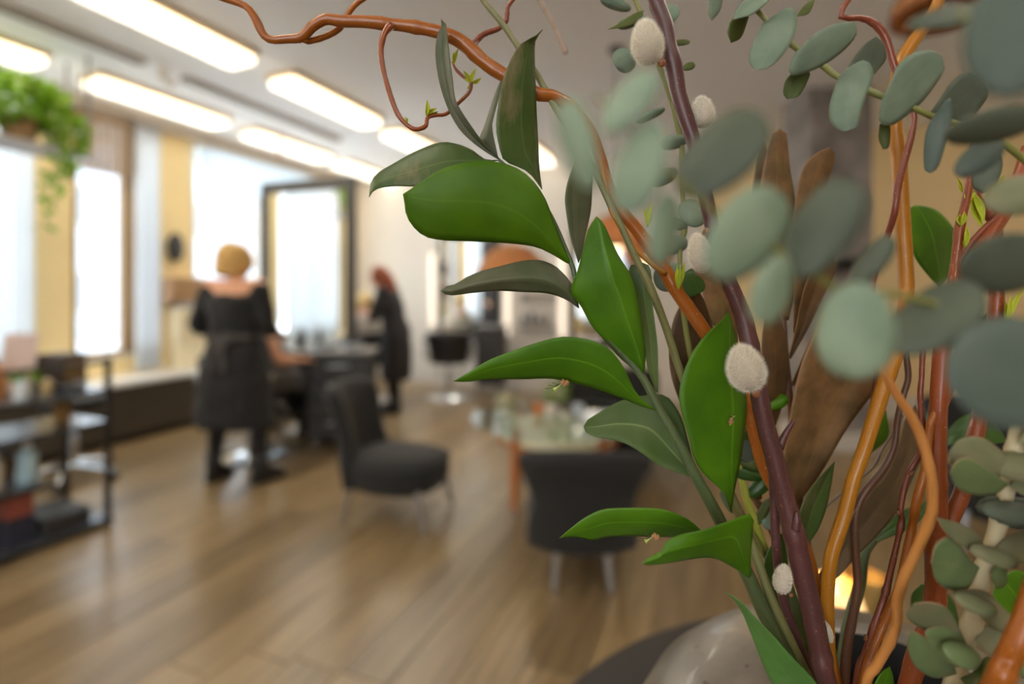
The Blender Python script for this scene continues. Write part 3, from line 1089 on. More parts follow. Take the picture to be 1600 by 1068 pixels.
# little shelf with products
q = wall_point(840, 505)
sh = thing('wall_shelf', 'small white wall shelf between two light bars on the far wall', 'shelf', (q.x, WYB, q.z))
MB().bx(-0.26, 0.26, -0.16, -0.001, -0.02, 0.0).build('shelf_board', M_WHITE, sh, bevel=0.004)
for s in (-1, 1):
    MB().bx(s * 0.2 - 0.012, s * 0.2 + 0.012, -0.12, -0.001, -0.09, -0.02).build('bracket', M_STEEL, sh, bevel=0.002)
for k, (dx, h, col) in enumerate(((-0.17, 0.11, c(60, 60, 64)), (-0.06, 0.16, c(80, 82, 90)), (0.05, 0.09, c(46, 44, 46)), (0.16, 0.13, c(120, 112, 108)))):
    b = thing('product_bottle', 'dark product bottle on the small far wall shelf, %s in the row' % ('first', 'second', 'third', 'last')[k], 'bottle', (q.x + dx, WYB - 0.08, q.z), 0, 'bottles on the far wall shelf')
    MB().lathe([(0.034, 0), (0.036, 0.01), (0.036, h * 0.75), (0.015, h * 0.85)], seg=14).build('bottle_body', mat('prod_%d' % k, col, 0.3), b)
    MB().lathe([(0.017, h * 0.84), (0.017, h)], seg=12).build('cap', M_BLACK, b)
sh2 = thing('wall_shelf', 'empty wall shelf board above the product bottles on the far wall', 'shelf', (q.x, WYB, q.z + 0.42))
MB().bx(-0.26, 0.26, -0.16, -0.001, -0.02, 0.0).build('shelf_board', M_WHITE, sh2, bevel=0.004)
for s in (-1, 1):
    MB().bx(s * 0.2 - 0.012, s * 0.2 + 0.012, -0.12, -0.001, -0.09, -0.02).build('bracket', M_STEEL, sh2, bevel=0.002)

# wicker pendants ------------------------------------------------------
M_WICKER = cloth_mat('copper_wicker', c(204, 150, 100), 0.35)
M_BULB = mat('lit_bulb', c(255, 240, 210), 0.4, emit=(1.0, 0.78, 0.45, 1), estr=22, var=0.0)


def pendant(px, py, d, rad, label, lit=True):
    p = W(px, py, d)
    r = thing('pendant_lamp', label, 'pendant lamp', p)
    prof = [(rad, -rad * 0.55), (rad * 0.98, -rad * 0.3), (rad * 0.82, 0.0), (rad * 0.5, rad * 0.3), (rad * 0.14, rad * 0.42)]
    sd = MB().lathe(prof, seg=32, cap=False).build('shade', M_WICKER, r, solid=0.004, angle=180)
    for k in range(16):
        a = 2 * PI * k / 16
        MB().tube([Vector((r_ * 1.012 * math.cos(a), r_ * 1.012 * math.sin(a), z)) for r_, z in prof], 0.005, 5).build('rib', mat('wicker_rib', c(150, 88, 40), 0.7), sd)
    MB().tube([(rad * math.cos(t), rad * math.sin(t), -rad * 0.55) for t in [2 * PI * k / 32 for k in range(33)]], 0.009, 6).build('rim', mat('wicker_rib', c(150, 88, 40)), sd)
    MB().ell((0, 0, -rad * 0.52), (0.045, 0.045, 0.06)).build('bulb', M_BULB if lit else M_WHITE, r)
    MB().lathe([(0.022, -rad * 0.42), (0.022, rad * 0.42)], seg=12).build('socket', M_BLACK, r)
    MB().tube([(0, 0, rad * 0.4), (0, 0, CZ - p.z)], 0.004, 6).build('cord', M_BLACK, r)
    MB().lathe([(0.05, CZ - p.z - 0.02), (0.05, CZ - p.z)], seg=16).build('canopy', M_BLACK, r)
    return r


pendant(800, 405, 4.4, 0.30, 'lit copper-coloured wicker pendant above the coffee table seating')
pendant(962, 358, 3.6, 0.24, 'lit copper-coloured wicker pendant showing between ruscus and willow stems')
pendant(1482, -22, 2.4, 0.22, 'unlit wicker pendant cut by the upper edge over the willow stems', False)
pendant(1010, 385, 4.9, 0.22, 'farthest lit wicker pendant, mostly behind eucalyptus leaves')

# tiny wall spot
sw = thing('wall_spot', 'tiny lit wall spot on the back wall beside the stone pillar', 'wall lamp', (wall_point(1357, 283).x, WYB - 0.001, wall_point(1357, 283).z))
MB().lathe([(0.03, 0), (0.03, 0.02)], seg=12).build('spot_body', M_STEEL, sw)
MB().ell((0, -0.04, 0.01), (0.014, 0.014, 0.014)).build('bulb', mat('dim_bulb', c(255, 240, 210), 0.4, emit=(1.0, 0.78, 0.45, 1), estr=3, var=0.0), sw)
MB().tube([(0, 0, 0.01), (0, -0.03, 0.01)], 0.006, 6).build('arm', M_STEEL, sw)
# dark swing-arm lamp on the pillar
sl = thing('swing_arm_lamp', 'dark swing-arm lamp fixed to the mottled stone pillar', 'wall lamp', W(1318, 412, 4.20), YAW)
MB().ell((0, -0.05, 0), (0.12, 0.06, 0.05)).build('lamp_head', M_BLACK, sl)
MB().tube([(0.08, -0.04, 0.02), (0.26, 0.0, 0.06)], 0.010, 8).build('arm', M_BLACK, sl)
MB().bx(-0.04, 0.04, -0.03, 0.05, -0.06, 0.06).build('wall_plate', M_BLACK, sl, bevel=0.004)

# ------------------------------------------------------------------ window side: pier fittings
q = Vector((WX0, 3.70, 0))
sp = thing('wall_speaker', 'rounded black speaker on the cream pier left of the big window', 'speaker', (WX0 + 0.001, 3.66, 1.80))
MB().ell((0.05, 0, 0), (0.06, 0.085, 0.155)).build('speaker_body', M_BLACK, sp, angle=180)
MB().ell((0.10, 0, 0.06), (0.012, 0.05, 0.05)).build('speaker_cone', mat('cone_grey', c(52, 52, 54), 0.7), sp)
MB().ell((0.10, 0, -0.07), (0.012, 0.05, 0.05)).build('speaker_cone', mat('cone_grey', c(52, 52, 54), 0.7), sp)
bx_ = thing('wall_cabinet', 'low wooden wall cabinet of plank fronts below the black speaker', 'cabinet', (WX0 + 0.001, 3.78, 1.22))
MB().bx(0, 0.16, -0.24, 0.24, 0.0, 0.26).build('cabinet_body', mat('mid_wood', c(150, 116, 82), 0.6, var=0.25, scale=6, stretch=(1, 1, 8)), bx_, bevel=0.004)
for k in range(3):
    MB().bx(0.16, 0.172, -0.235, 0.235, 0.008 + k * 0.084, 0.084 + k * 0.084).build('plank', mat('mid_wood', c(150, 116, 82)), bx_, bevel=0.004)
cab = thing('pier_cabinet', 'narrow cream cabinet standing on the bench against the pier', 'cabinet', (WX0 + 0.001, 3.77, 0.546))
MB().bx(0, 0.20, -0.17, 0.17, 0, 0.62).build('cabinet_body', mat('cream_lacquer', c(214, 200, 168), 0.5), cab, bevel=0.006)
MB().bx(0.20, 0.214, -0.16, 0.16, 0.01, 0.30).build('door', mat('cream_lacquer', c(214, 200, 168)), cab, bevel=0.004)
MB().bx(0.20, 0.214, -0.16, 0.16, 0.32, 0.61).build('door', mat('cream_lacquer', c(214, 200, 168)), cab, bevel=0.004)
tl_ = thing('folded_towels', 'grey folded towels on top of the cream pier cabinet', 'towel', (WX0 + 0.11, 3.77, 1.167))
MB().bx(-0.09, 0.09, -0.14, 0.14, 0, 0.045).build('towel_cloth', mat('towel_grey', c(150, 156, 166), 0.9), tl_, bevel=0.014)

# hanging shelf with the trailing plant ---------------------------------
HX, HZ = -4.39, 2.345
hs = thing('hanging_shelf', 'grey shelf hung from the ceiling on thin rods before the windows', 'shelf', (HX, 1.7, HZ))
MG = mat('grey_metal', c(150, 146, 146), 0.5)
MB().bx(-0.15, 0.15, -0.95, 0.66, -0.035, 0.0).build('shelf_board', MG, hs, bevel=0.005)
for sx in (-0.13, 0.13):
    for sy in (-0.9, 0.62):
        MB().tube([(sx, sy, -0.03), (sx, sy, CZ - HZ)], 0.011, 8).build('rod', mat('rod_grey', c(104, 104, 108), 0.5), hs)
hp = thing('trailing_plant', 'bushy trailing pothos in a brown pot on the hanging shelf', 'plant', (HX, 1.98, HZ))
MB().lathe([(0.08, 0), (0.115, 0.17), (0.12, 0.18), (0.105, 0.18), (0.1, 0.15)], seg=24).build('pot', mat('brown_pot', c(120, 92, 56), 0.7), hp)
mb = MB()
leaf_cloud(mb, (0, -0.02, 0.28), (0.21, 0.25, 0.15), 300, 0.085, RND, 0.3, 8)
leaf_cloud(mb, (0.03, -0.26, 0.16), (0.12, 0.12, 0.14), 70, 0.08, RND, 0.5, 9)
leaf_cloud(mb, (0.05, 0.22, 0.13), (0.10, 0.10, 0.14), 80, 0.08, RND, 0.5, 10)
stuff(mb.build('foliage', M_POTHOS, hp, angle=180))
for k, (y0_, ln, sd) in enumerate(((0.29, 0.75, 1), (0.20, 0.55, 2), (0.33, 0.35, 3))):
    pts = [Vector((0.16 + 0.02 * math.sin(i * 1.3 + sd), y0_ - 0.05 * i * (0.5 if k else 0.9) * 0.6, 0.2 - ln * i / 8)) for i in range(9)]
    v_ = MB().tube(catmull(pts, 24), 0.004, 6).build('vine', mat('vine_stem', c(120, 130, 50), 0.6), hp)
    mb = MB()
    for i in range(1, 9):
        leaf_cloud(mb, pts[i], (0.02, 0.02, 0.02), 4, 0.065, RND, 1.0, 20 + i + 10 * k)
    stuff(mb.build('vine_leaves', M_POTHOS, v_, angle=180))
cp = thing('candle_jar', 'small cream jar beside the pot on the hanging shelf', 'jar', (HX + 0.02, 2.17, HZ))
MB().lathe([(0.04, 0), (0.045, 0.02), (0.045, 0.13), (0.035, 0.15)], seg=18).build('jar_body', mat('cream_jar', c(226, 208, 160), 0.5), cp)
MB().lathe([(0.04, 0.148), (0.04, 0.17)], seg=18).build('lid', M_BROWNFRAME, cp)

# display rack near the camera ------------------------------------------
rk = thing('display_rack', 'black metal display rack with glass shelves at the left edge', 'rack', (-3.45, 1.35, 0))
MR = mat('rack_black', c(34, 32, 31), 0.5)
for sx in (-0.20, 0.20):
    for sy in (-0.55, 0.52):
        MB().bx(sx - 0.014, sx + 0.014, sy - 0.014, sy + 0.014, 0, 0.96).build('post', MR, rk, bevel=0.002)
M_SHELFGLASS = mat('grey_mirror_shelf', c(92, 96, 104), 0.22, 0.4, var=0.05)
for z_, ye in ((0.04, 0.54), (0.34, 0.26), (0.60, 0.54), (0.78, 0.54)):
    f_ = MB().bx(-0.22, 0.22, -0.57, ye, z_ - 0.02, z_ - 0.002).build('shelf_frame', MR, rk, bevel=0.003)
    MB().bx(-0.205, 0.205, -0.555, ye - 0.015, z_ - 0.002, z_ + 0.004).build('shelf_plate', M_SHELFGLASS, f_)
for sx in (-0.20, 0.20):
    MB().bx(sx - 0.01, sx + 0.01, -0.54, 0.51, 0.93, 0.95).build('top_rail', MR, rk, bevel=0.002)


def on_rack(dx, dy, z):
    return (-3.45 + dx, 1.35 + dy, z + 0.005)


def bottle(loc, r_, h, col, capcol, label, grp=None, name='bottle'):
    b = thing(name, label, 'bottle', loc, 0, grp)
    key = 'b%02x%02x%02x' % tuple(int(255 * x) for x in col[:3])
    MB().lathe([(r_ * .94, 0), (r_, 0.01), (r_, h * .72), (r_ * .5, h * .82), (r_ * .4, h * .84)], seg=18).build('bottle_body', mat(key, col, 0.3), b)
    MB().lathe([(r_ * .44, h * .83), (r_ * .44, h)], seg=14).build('cap', mat('cap%02x%02x' % (int(255 * capcol[0]), int(255 * capcol[2])), capcol, 0.4), b)
    return b


WB, LB = c(226, 232, 238), c(176, 206, 220)
bottle(on_rack(0.09, 0.20, 0.34), 0.042, 0.21, LB, WB, 'pale blue bottle on the rack shelf above the red boxes')
bottle(on_rack(0.06, 0.07, 0.34), 0.045, 0.19, c(210, 196, 176), WB, 'beige bottle on the rack shelf at the picture edge')
bottle(on_rack(-0.08, 0.18, 0.34), 0.04, 0.16, c(110, 84, 52), M_BLACK and c(40, 36, 34), 'amber brown bottle on the middle rack shelf behind the pale blue one')
bottle(on_rack(0.0, 0.40, 0.60), 0.038, 0.14, c(150, 112, 60), c(60, 50, 40), 'short amber bottle on the second rack shelf from the top near its corner')
for k, (dy, col, lab) in enumerate(((-0.36, c(150, 78, 66), 'dusty red carton stacked on the navy one in the rack'), (-0.23, c(44, 46, 66), 'dark navy carton on the lowest rack shelf under the red one'))):
    b = thing('carton', lab, 'box', on_rack(0.06, 0.16, 0.175 - 0.135 * k), 0.06 * k)
    MB().bx(-0.06, 0.06, -0.055, 0.055, 0, 0.11).build('carton_body', mat('carton_%d' % k, col, 0.6), b, bevel=0.003)
    MB().bx(-0.061, 0.061, -0.056, 0.056, 0.105, 0.13).build('carton_lid', mat('carton_lid_%d' % k, tuple(x * 0.8 for x in col[:3]) + (1,), 0.6), b, bevel=0.003)
dt = thing('stacked_trays', 'flat dark tray on the lowest rack shelf near its corner', 'tray', on_rack(0.0, 0.34, 0.04))
MB().bx(-0.15, 0.15, -0.09, 0.12, 0, 0.07).build('tray_body', mat('tray_dark', c(52, 50, 50), 0.4), dt, bevel=0.006)
MB().bx(-0.155, 0.155, -0.095, 0.125, 0.07, 0.082).build('tray_lid', MR, dt, bevel=0.004)
# on top of the rack
bb = thing('desk_box', 'dark brown box with a golden panel on top of the rack', 'box', on_rack(-0.06, 0.42, 0.78), 0.3)
MB().bx(-0.09, 0.09, -0.08, 0.08, 0, 0.20).build('box_body', mat('box_dark', c(54, 44, 40), 0.5), bb, bevel=0.006)
MB().bx(0.09, 0.096, -0.06, 0.06, 0.04, 0.17).build('box_panel', mat('box_gold', c(120, 96, 62), 0.4), bb, bevel=0.002)
cardm = cloth_mat('pink_acrylic', c(224, 204, 196), 0.35)
cd_ = thing('card_stand', 'pale pinkish blank card in an upright stand on the rack', 'card stand', on_rack(-0.10, 0.25, 0.78), 0.5)
MB().bx(-0.07, 0.07, -0.04, 0.04, 0, 0.015).build('stand_base', M_WHITE, cd_, bevel=0.003)
MB().box((0, 0.0, 0.17), (0.17, 0.006, 0.31), Matrix.Rotation(-0.15, 3, 'X')).build('card', cardm, cd_, bevel=0.001)
wp = thing('potted_plant', 'tiny green plant in a white pot on the rack top', 'plant', on_rack(-0.02, 0.24, 0.78))
MB().lathe([(0.035, 0), (0.045, 0.07), (0.04, 0.07), (0.036, 0.05)], seg=18).build('pot', M_WHITE, wp)
mb = MB()
leaf_cloud(mb, (0, 0, 0.09), (0.05, 0.05, 0.03), 50, 0.03, RND, seedv=31)
stuff(mb.build('foliage', M_POTHOS, wp, angle=180))
bottle(on_rack(-0.06, 0.13, 0.78), 0.045, 0.20, c(190, 124, 56), c(90, 60, 40), 'orange bottle on the rack top beside the tiny plant')
bottle(on_rack(0.10, 0.17, 0.78), 0.03, 0.10, WB, LB, 'small white bottle on the rack top in front of the tiny plant')
bottle(on_rack(0.04, 0.31, 0.78), 0.028, 0.08, c(206, 180, 130), c(226, 214, 190), 'small golden jar on the rack top in front of the dark box')
bw = thing('metal_bowl', 'shallow grey steel bowl on the rack corner', 'bowl', on_rack(0.085, 0.40, 0.78))
MB().lathe([(0.04, 0), (0.085, 0.045), (0.08, 0.047), (0.035, 0.008)], seg=24).build('bowl_body', M_STEEL, bw)
MB().lathe([(0.042, -0.001), (0.042, 0.004)], seg=18).build('bowl_foot', M_STEEL, bw)

# white candle-shaped lamp on the rack
cl = thing('candle_lamp', 'tall white candle lamp with a lit globe standing on the rack top', 'lamp', on_rack(-0.15, 0.10, 0.78))
MB().lathe([(0.05, 0), (0.05, 0.012), (0.026, 0.025), (0.02, 0.06), (0.02, 0.78), (0.026, 0.8)], seg=18).build('lamp_post', M_WHITE, cl)
MB().ell((0, 0, 0.84), (0.04, 0.04, 0.045)).build('globe', mat('globe_glow', c(255, 245, 225), 0.5, emit=(1, 0.86, 0.66, 1), estr=4, var=0), cl)

# rolling stool
st = thing('rolling_stool', 'black saddle stool on a chrome star base behind the rack', 'stool', place(112, 3.62), 0.2)
MB().loft([superring(0, 0, 0.50, 0.15, 0.15), superring(0, 0, 0.53, 0.19, 0.18), superring(0, 0, 0.59, 0.19, 0.18), superring(0, 0, 0.61, 0.14, 0.14)]).build('seat', M_VINYL, st, angle=180)
MB().tube(catmull([(-0.15, -0.16, 0.60), (-0.18, -0.2, 0.74), (0, -0.24, 0.78), (0.18, -0.2, 0.74), (0.15, -0.16, 0.60)], 18), 0.022, 8).build('backrest', M_VINYL, st)
MB().lathe([(0.038, 0.10), (0.038, 0.32), (0.022, 0.33), (0.022, 0.51)], seg=16).build('gas_column', M_CHROME, st)
for k in range(5):
    a = 2 * PI * k / 5 + 0.3
    q_ = Vector((math.cos(a), math.sin(a), 0))
    lg = MB().tube([q_ * 0.03 + UP * 0.12, q_ * 0.16 + UP * 0.095, q_ * 0.28 + UP * 0.065], [0.028, 0.022, 0.018], 10).build('leg', M_CHROME, st)
    MB().ell(q_ * 0.28 + UP * 0.028, (0.028, 0.028, 0.028)).build('caster', M_BLACK, lg)

# rod hanging in front of the ceiling light
cr = thing('hanging_rod', 'thin reddish rod hanging from the ceiling before the mirror-side ceiling light', 'rod', (-4.42, 4.24, CZ))
MB().tube([(0, 0, 0), (0, 0, -0.26)], 0.012, 8).build('rod_bar', mat('rod_red', c(150, 92, 70), 0.5), cr)
MB().lathe([(0.03, -0.015), (0.03, 0)], seg=12).build('canopy', mat('rod_red', c(150, 92, 70)), cr)
# ------------------------------------------------------------------ people
M_SKIN = mat('skin', c(222, 164, 130), 0.5, var=0.06, scale=20)
M_TIGHTS = mat('black_tights', c(24, 21, 21), 0.8, var=0.1)
M_DRESS = mat('black_dress', c(22, 21, 22), 0.9, var=0.3, scale=40, sheen=0.08)


def head(mb, ctr, rot):
    """head with jaw, nose, ears; face towards local +Y"""
    def fn(p):
        q = p.copy()
        if q.z < 0:
            q.x *= 1 - 0.34 * (-q.z) ** 1.4
            if q.y > 0:
                q.y *= 1 - 0.10 * (-q.z)
            else:
                q.y *= 1 - 0.35 * (-q.z)
        if q.y > 0.75 and -0.1 < q.z < 0.3:
            q.y -= 0.05 * (1 if abs(abs(q.x) - 0.35) < 0.2 else 0)
        return q
    mb.ell(ctr, (0.074, 0.095, 0.118), 20, 14, rot, fn)
    C_ = Vector(ctr)
    mb.ell(C_ + rot @ Vector((0, 0.098, -0.022)), (0.013, 0.020, 0.026), 10, 8, rot)
    mb.ell(C_ + rot @ Vector((0, 0.088, -0.062)), (0.024, 0.012, 0.011), 10, 8, rot)
    for s in (-1, 1):
        mb.ell(C_ + rot @ Vector((s * 0.076, -0.005, -0.01)), (0.010, 0.022, 0.032), 10, 8, rot)


def hand(mb, w, d, n, s, curl=0.9, size=1.0):
    """palm, four fingers and a thumb; d = direction, n = palm side normal, s = +1/-1 which side the thumb leaves"""
    d, n = d.normalized(), (n - d * n.dot(d)).normalized()
    l = d.cross(n) * s
    R = Matrix((l, d, n)).transposed()
    mb.ell(w + d * 0.045 * size, (0.040 * size, 0.055 * size, 0.018 * size), 12, 8, R)
    for k, (o_, ln) in enumerate(((0.028, 0.070), (0.010, 0.080), (-0.009, 0.074), (-0.027, 0.058))):
        p = w + d * 0.080 * size + l * o_ * size
        pts = [p - d * 0.02]
        ang = 0.15
        q = p
        for seg in range(3):
            dd = d * math.cos(ang) + n * math.sin(ang)
            q = q + dd * ln * size * (0.45, 0.32, 0.23)[seg]
            pts.append(q)
            ang += curl * 0.55
        mb.tube(pts, [0.0095, 0.009, 0.0082, 0.0068], 8)
        mb.ell(pts[-1], (0.0068, 0.0068, 0.0068), 8, 6)
    p = w + d * 0.025 * size + l * 0.03 * size
    mb.tube([p - l * 0.01, p + (l * 0.7 + d * 0.6 + n * 0.2) * 0.035, p + (l * 0.75 + d * 1.3 + n * 0.5) * 0.045], [0.012, 0.0105, 0.008], 8)


def limb(mb, pts, rad, seg=12):
    n = 4 * len(pts)
    rr = []
    for i in range(n):
        t = i * (len(rad) - 1) / (n - 1)
        k = min(int(t), len(rad) - 2)
        rr.append(lerp(rad[k], rad[k + 1], t - k))
    mb.tube(catmull(pts, n), rr, seg)
    mb.ell(pts[0], (rad[0],) * 3, 10, 8)
    mb.ell(pts[-1], (rad[-1],) * 3, 10, 8)


def ring(ctr, rx, ry, rot=None, n=24, p=2.2):
    rr = superring(0, 0, 0, rx, ry, n, p)
    return [Vector(ctr) + (rot @ q if rot is not None else q) for q in rr]


def V3(*a):
    return Vector(a)


def person(label, loc, rz, J, skin_extra=None, group=None):
    """J: joints in local space (facing +Y). Returns root after building one continuous body."""
    r = thing('person', label, 'person', loc, rz, group)
    mb = MB()
    hr = J.get('head_rot', Matrix.Identity(3))
    head(mb, J['head'], hr)
    limb(mb, [J['neck'] - V3(0, 0, 0.03), J['neck'].lerp(J['head'], 0.5) + V3(0, -0.01, 0), J['head'] - V3(0, 0.01, 0.05)], [0.058, 0.052, 0.05])
    tr_ = J.get('torso_rot', Matrix.Identity(3))
    mb.loft([ring(J['pelvis'] + V3(0, 0, -0.10), 0.13, 0.10), ring(J['pelvis'], 0.17, 0.125), ring(J['pelvis'].lerp(J['chest'], 0.45), 0.135, 0.10, tr_),
             ring(J['chest'], 0.155, 0.11, tr_), ring(J['chest'].lerp(J['neck'], 0.55), 0.15, 0.095, tr_), ring(J['neck'] - V3(0, 0, 0.02), 0.07, 0.06, tr_)])
    for s in 'lr':
        sh, el, wr = J['sh_' + s], J['el_' + s], J['wr_' + s]
        limb(mb, [J['neck'].lerp(sh, 0.4) - V3(0, 0, 0.035), sh], [0.055, 0.055])
        limb(mb, [sh, sh.lerp(el, 0.5), el], [0.055, 0.048, 0.040])
        limb(mb, [el, el.lerp(wr, 0.35), wr], [0.041, 0.040, 0.026])
        hd = J.get('hd_' + s, (wr - el))
        hand(mb, wr, hd, J.get('hn_' + s, V3(0, 0, -1)), -1 if s == 'l' else 1)
        hp_, kn, an = J['hip_' + s], J['kn_' + s], J['an_' + s]
        limb(mb, [hp_, hp_.lerp(kn, 0.5), kn], [0.088, 0.072, 0.054])
        limb(mb, [kn, kn.lerp(an, 0.35), an], [0.055, 0.052, 0.034])
        toe = J['toe_' + s]
        limb(mb, [an - V3(0, 0, 0.04), an.lerp(toe, 0.5) - V3(0, 0, 0.02), toe], [0.036, 0.034, 0.024])
    mb.build('body', M_SKIN, r, remesh=0.0075, smooth_it=3)
    # face
    C_ = J['head']
    for s in (-1, 1):
        MB().ell(C_ + hr @ V3(s * 0.031, 0.083, 0.008), (0.012, 0.008, 0.008), 10, 8, hr).build('eye', mat('eye_white', c(236, 232, 226), 0.3), r)
        MB().tube([C_ + hr @ V3(s * (0.018 + 0.013 * k), 0.094 - 0.006 * k, 0.027 + 0.004 * (k == 1)) for k in range(3)], 0.0035, 6).build('eyebrow', mat('brow', c(110, 70, 44), 0.8), r)
    MB().ell(C_ + hr @ V3(0, 0.093, -0.062), (0.022, 0.009, 0.008), 12, 8, hr).build('mouth', mat('lips', c(176, 92, 86), 0.45), r)
    return r


def shoes(r, J, m):
    for s in 'lr':
        an, toe = J['an_' + s], J['toe_' + s]
        fw = (toe - an)
        fw.z = 0
        fw.normalize()
        sd = fw.cross(UP)
        R = Matrix((sd, fw, UP)).transposed()
        base = V3(an.x, an.y, 0)
        mb = MB()
        mb.loft([[base + R @ q for q in superring(0, 0.065, 0.0, 0.043, 0.125, 20, 2.3)],
                 [base + R @ q for q in superring(0, 0.065, 0.03, 0.046, 0.128, 20, 2.3)],
                 [base + R @ q for q in superring(0, 0.045, 0.07, 0.042, 0.10, 20, 2.2)],
                 [base + R @ q for q in superring(0, 0.005, 0.11, 0.044, 0.055, 20, 2.1)],
                 [base + R @ q for q in superring(0, 0.0, 0.20, 0.046, 0.052, 20, 2.1)]])
        sh_ = mb.build('shoe', m, r, angle=180)
        MB().loft([[base + R @ q for q in superring(0, 0.065, 0.0, 0.045, 0.128, 20, 2.3)],
                   [base + R @ q for q in superring(0, 0.065, 0.014, 0.046, 0.129, 20, 2.3)]]).build('sole', M_BLACK, sh_)


def tights(r, J):
    for s in 'lr':
        hp_, kn, an = J['hip_' + s], J['kn_' + s], J['an_' + s]
        mb = MB()
        limb(mb, [hp_, hp_.lerp(kn, 0.5), kn, kn.lerp(an, 0.35), an], [0.094, 0.079, 0.061, 0.058, 0.040])
        mb.build('tights_leg', M_TIGHTS, r, remesh=0.012, smooth_it=1)


def hair_noise(o, amt, sc, seedv):
    for v in o.data.vertices:
        n_ = noise.noise(v.co * sc + Vector((seedv, seedv, 0)))
        v.co += v.normal * amt * n_


# blonde stylist, from behind ------------------------------------------
J1 = dict(pelvis=V3(0, 0, 0.95), chest=V3(0, 0.01, 1.24), neck=V3(0, 0.02, 1.43), head=V3(-0.015, 0.05, 1.53),
          sh_l=V3(-0.185, 0.01, 1.375), sh_r=V3(0.185, 0.01, 1.375), el_l=V3(-0.275, -0.01, 1.10), el_r=V3(0.235, 0.03, 1.09),
          wr_l=V3(-0.13, 0.19, 1.06), wr_r=V3(0.19, 0.24, 1.03), hip_l=V3(-0.10, 0, 0.90), hip_r=V3(0.10, 0, 0.90),
          kn_l=V3(-0.135, 0.03, 0.48), kn_r=V3(0.15, 0.05, 0.48), an_l=V3(-0.16, 0.0, 0.09), an_r=V3(0.19, 0.0, 0.09),
          toe_l=V3(-0.14, 0.15, 0.03), toe_r=V3(0.27, 0.13, 0.03), head_rot=Matrix.Rotation(math.radians(-14), 3, 'X') @ Matrix.Rotation(math.radians(-12), 3, 'Z'))
w1 = person('woman with blonde pinned-up hair seen from behind in a dark knee-length dress', XD((366 - 800) / F * 3.62, 3.62, 0), YAW - 0.12, J1)
mb = MB()
mb.loft([ring(V3(0.02, 0.0, 0.40), 0.265, 0.20), ring(V3(0.01, 0, 0.44), 0.27, 0.205), ring(V3(0, 0, 0.70), 0.245, 0.19), ring(V3(0, 0, 0.90), 0.21, 0.155), ring(V3(0, 0, 1.03), 0.165, 0.125),
         ring(V3(0, 0.01, 1.20), 0.185, 0.135), ring(V3(0, 0.015, 1.285), 0.195, 0.13), ring(V3(0, 0.03, 1.325), 0.19, 0.11)])
for s in 'lr':
    limb(mb, [J1['sh_' + s] + V3(0.012 if s == 'r' else -0.012, 0, -0.035), J1['sh_' + s].lerp(J1['el_' + s], 0.5), J1['el_' + s], J1['el_' + s].lerp(J1['wr_' + s], 0.45)], [0.072, 0.066, 0.060, 0.052])
dr = mb.build('dress', M_DRESS, w1, remesh=0.013, smooth_it=2)
hair_noise(dr, 0.012, 9, 3)
tights(w1, J1)
shoes(w1, J1, mat('black_boots', c(22, 21, 22), 0.5))
mb = MB()
mb.ell(J1['head'] + V3(0, -0.028, 0.030), (0.128, 0.122, 0.13))
mb.ell(J1['head'] + V3(0.01, -0.075, 0.075), (0.105, 0.09, 0.09))
mb.ell(J1['head'] + V3(-0.04, -0.085, -0.02), (0.07, 0.06, 0.075))
mb.ell(J1['head'] + V3(0.045, -0.075, 0.0), (0.05, 0.05, 0.06))
hr_ = mb.build('hair', mat('blonde_hair', c(214, 172, 104), 0.6, var=0.4, scale=60, bump=0.6), w1, remesh=0.009, smooth_it=1)
hair_noise(hr_, 0.016, 30, 1)
# apron with a bow at the back
mb = MB()
mb.loft([ring(V3(0, 0, 1.005), 0.176, 0.136), ring(V3(0, 0, 1.045), 0.174, 0.134)], cap=False)
ap = mb.build('apron_belt', mat('grey_apron', c(74, 70, 68), 0.8), w1, solid=0.006)
for s in (-1, 1):
    MB().tube(catmull([(0, -0.136, 1.02), (s * 0.05, -0.165, 1.05), (s * 0.09, -0.165, 1.02), (s * 0.05, -0.155, 0.99), (0, -0.138, 1.015)], 16), 0.012, 8).build('bow_loop', mat('grey_apron', c(92, 88, 86)), ap)
    MB().tube(catmull([(0, -0.140, 1.02), (s * 0.03, -0.17, 0.92), (s * 0.05, -0.185, 0.80)], 12), [0.016] * 12, 8).build('bow_tail', mat('grey_apron', c(92, 88, 86)), ap)

# red-haired stylist -----------------------------------------------------
J2 = dict(pelvis=V3(0, -0.04, 0.93), chest=V3(0, 0.03, 1.21), neck=V3(0, 0.10, 1.385), head=V3(0.0, 0.17, 1.49),
          sh_l=V3(-0.175, 0.06, 1.33), sh_r=V3(0.175, 0.06, 1.33), el_l=V3(-0.24, 0.12, 1.06), el_r=V3(0.23, 0.10, 1.06),
          wr_l=V3(-0.10, 0.33, 1.10), wr_r=V3(0.10, 0.34, 1.13), hip_l=V3(-0.09, -0.04, 0.88), hip_r=V3(0.09, -0.04, 0.88),
          kn_l=V3(-0.10, -0.01, 0.48), kn_r=V3(0.10, 0.02, 0.48), an_l=V3(-0.11, -0.05, 0.09), an_r=V3(0.11, 0.0, 0.09),
          toe_l=V3(-0.12, 0.10, 0.03), toe_r=V3(0.12, 0.15, 0.03), head_rot=Matrix.Rotation(math.radians(-24), 3, 'X'),
          torso_rot=Matrix.Rotation(math.radians(-12), 3, 'X'))
w2 = person('woman with long red hair bending over a pale-haired client', XD((614 - 800) / F * 5.72, 5.72, 0), YAW + PI / 2 - 0.15, J2)
mb = MB()
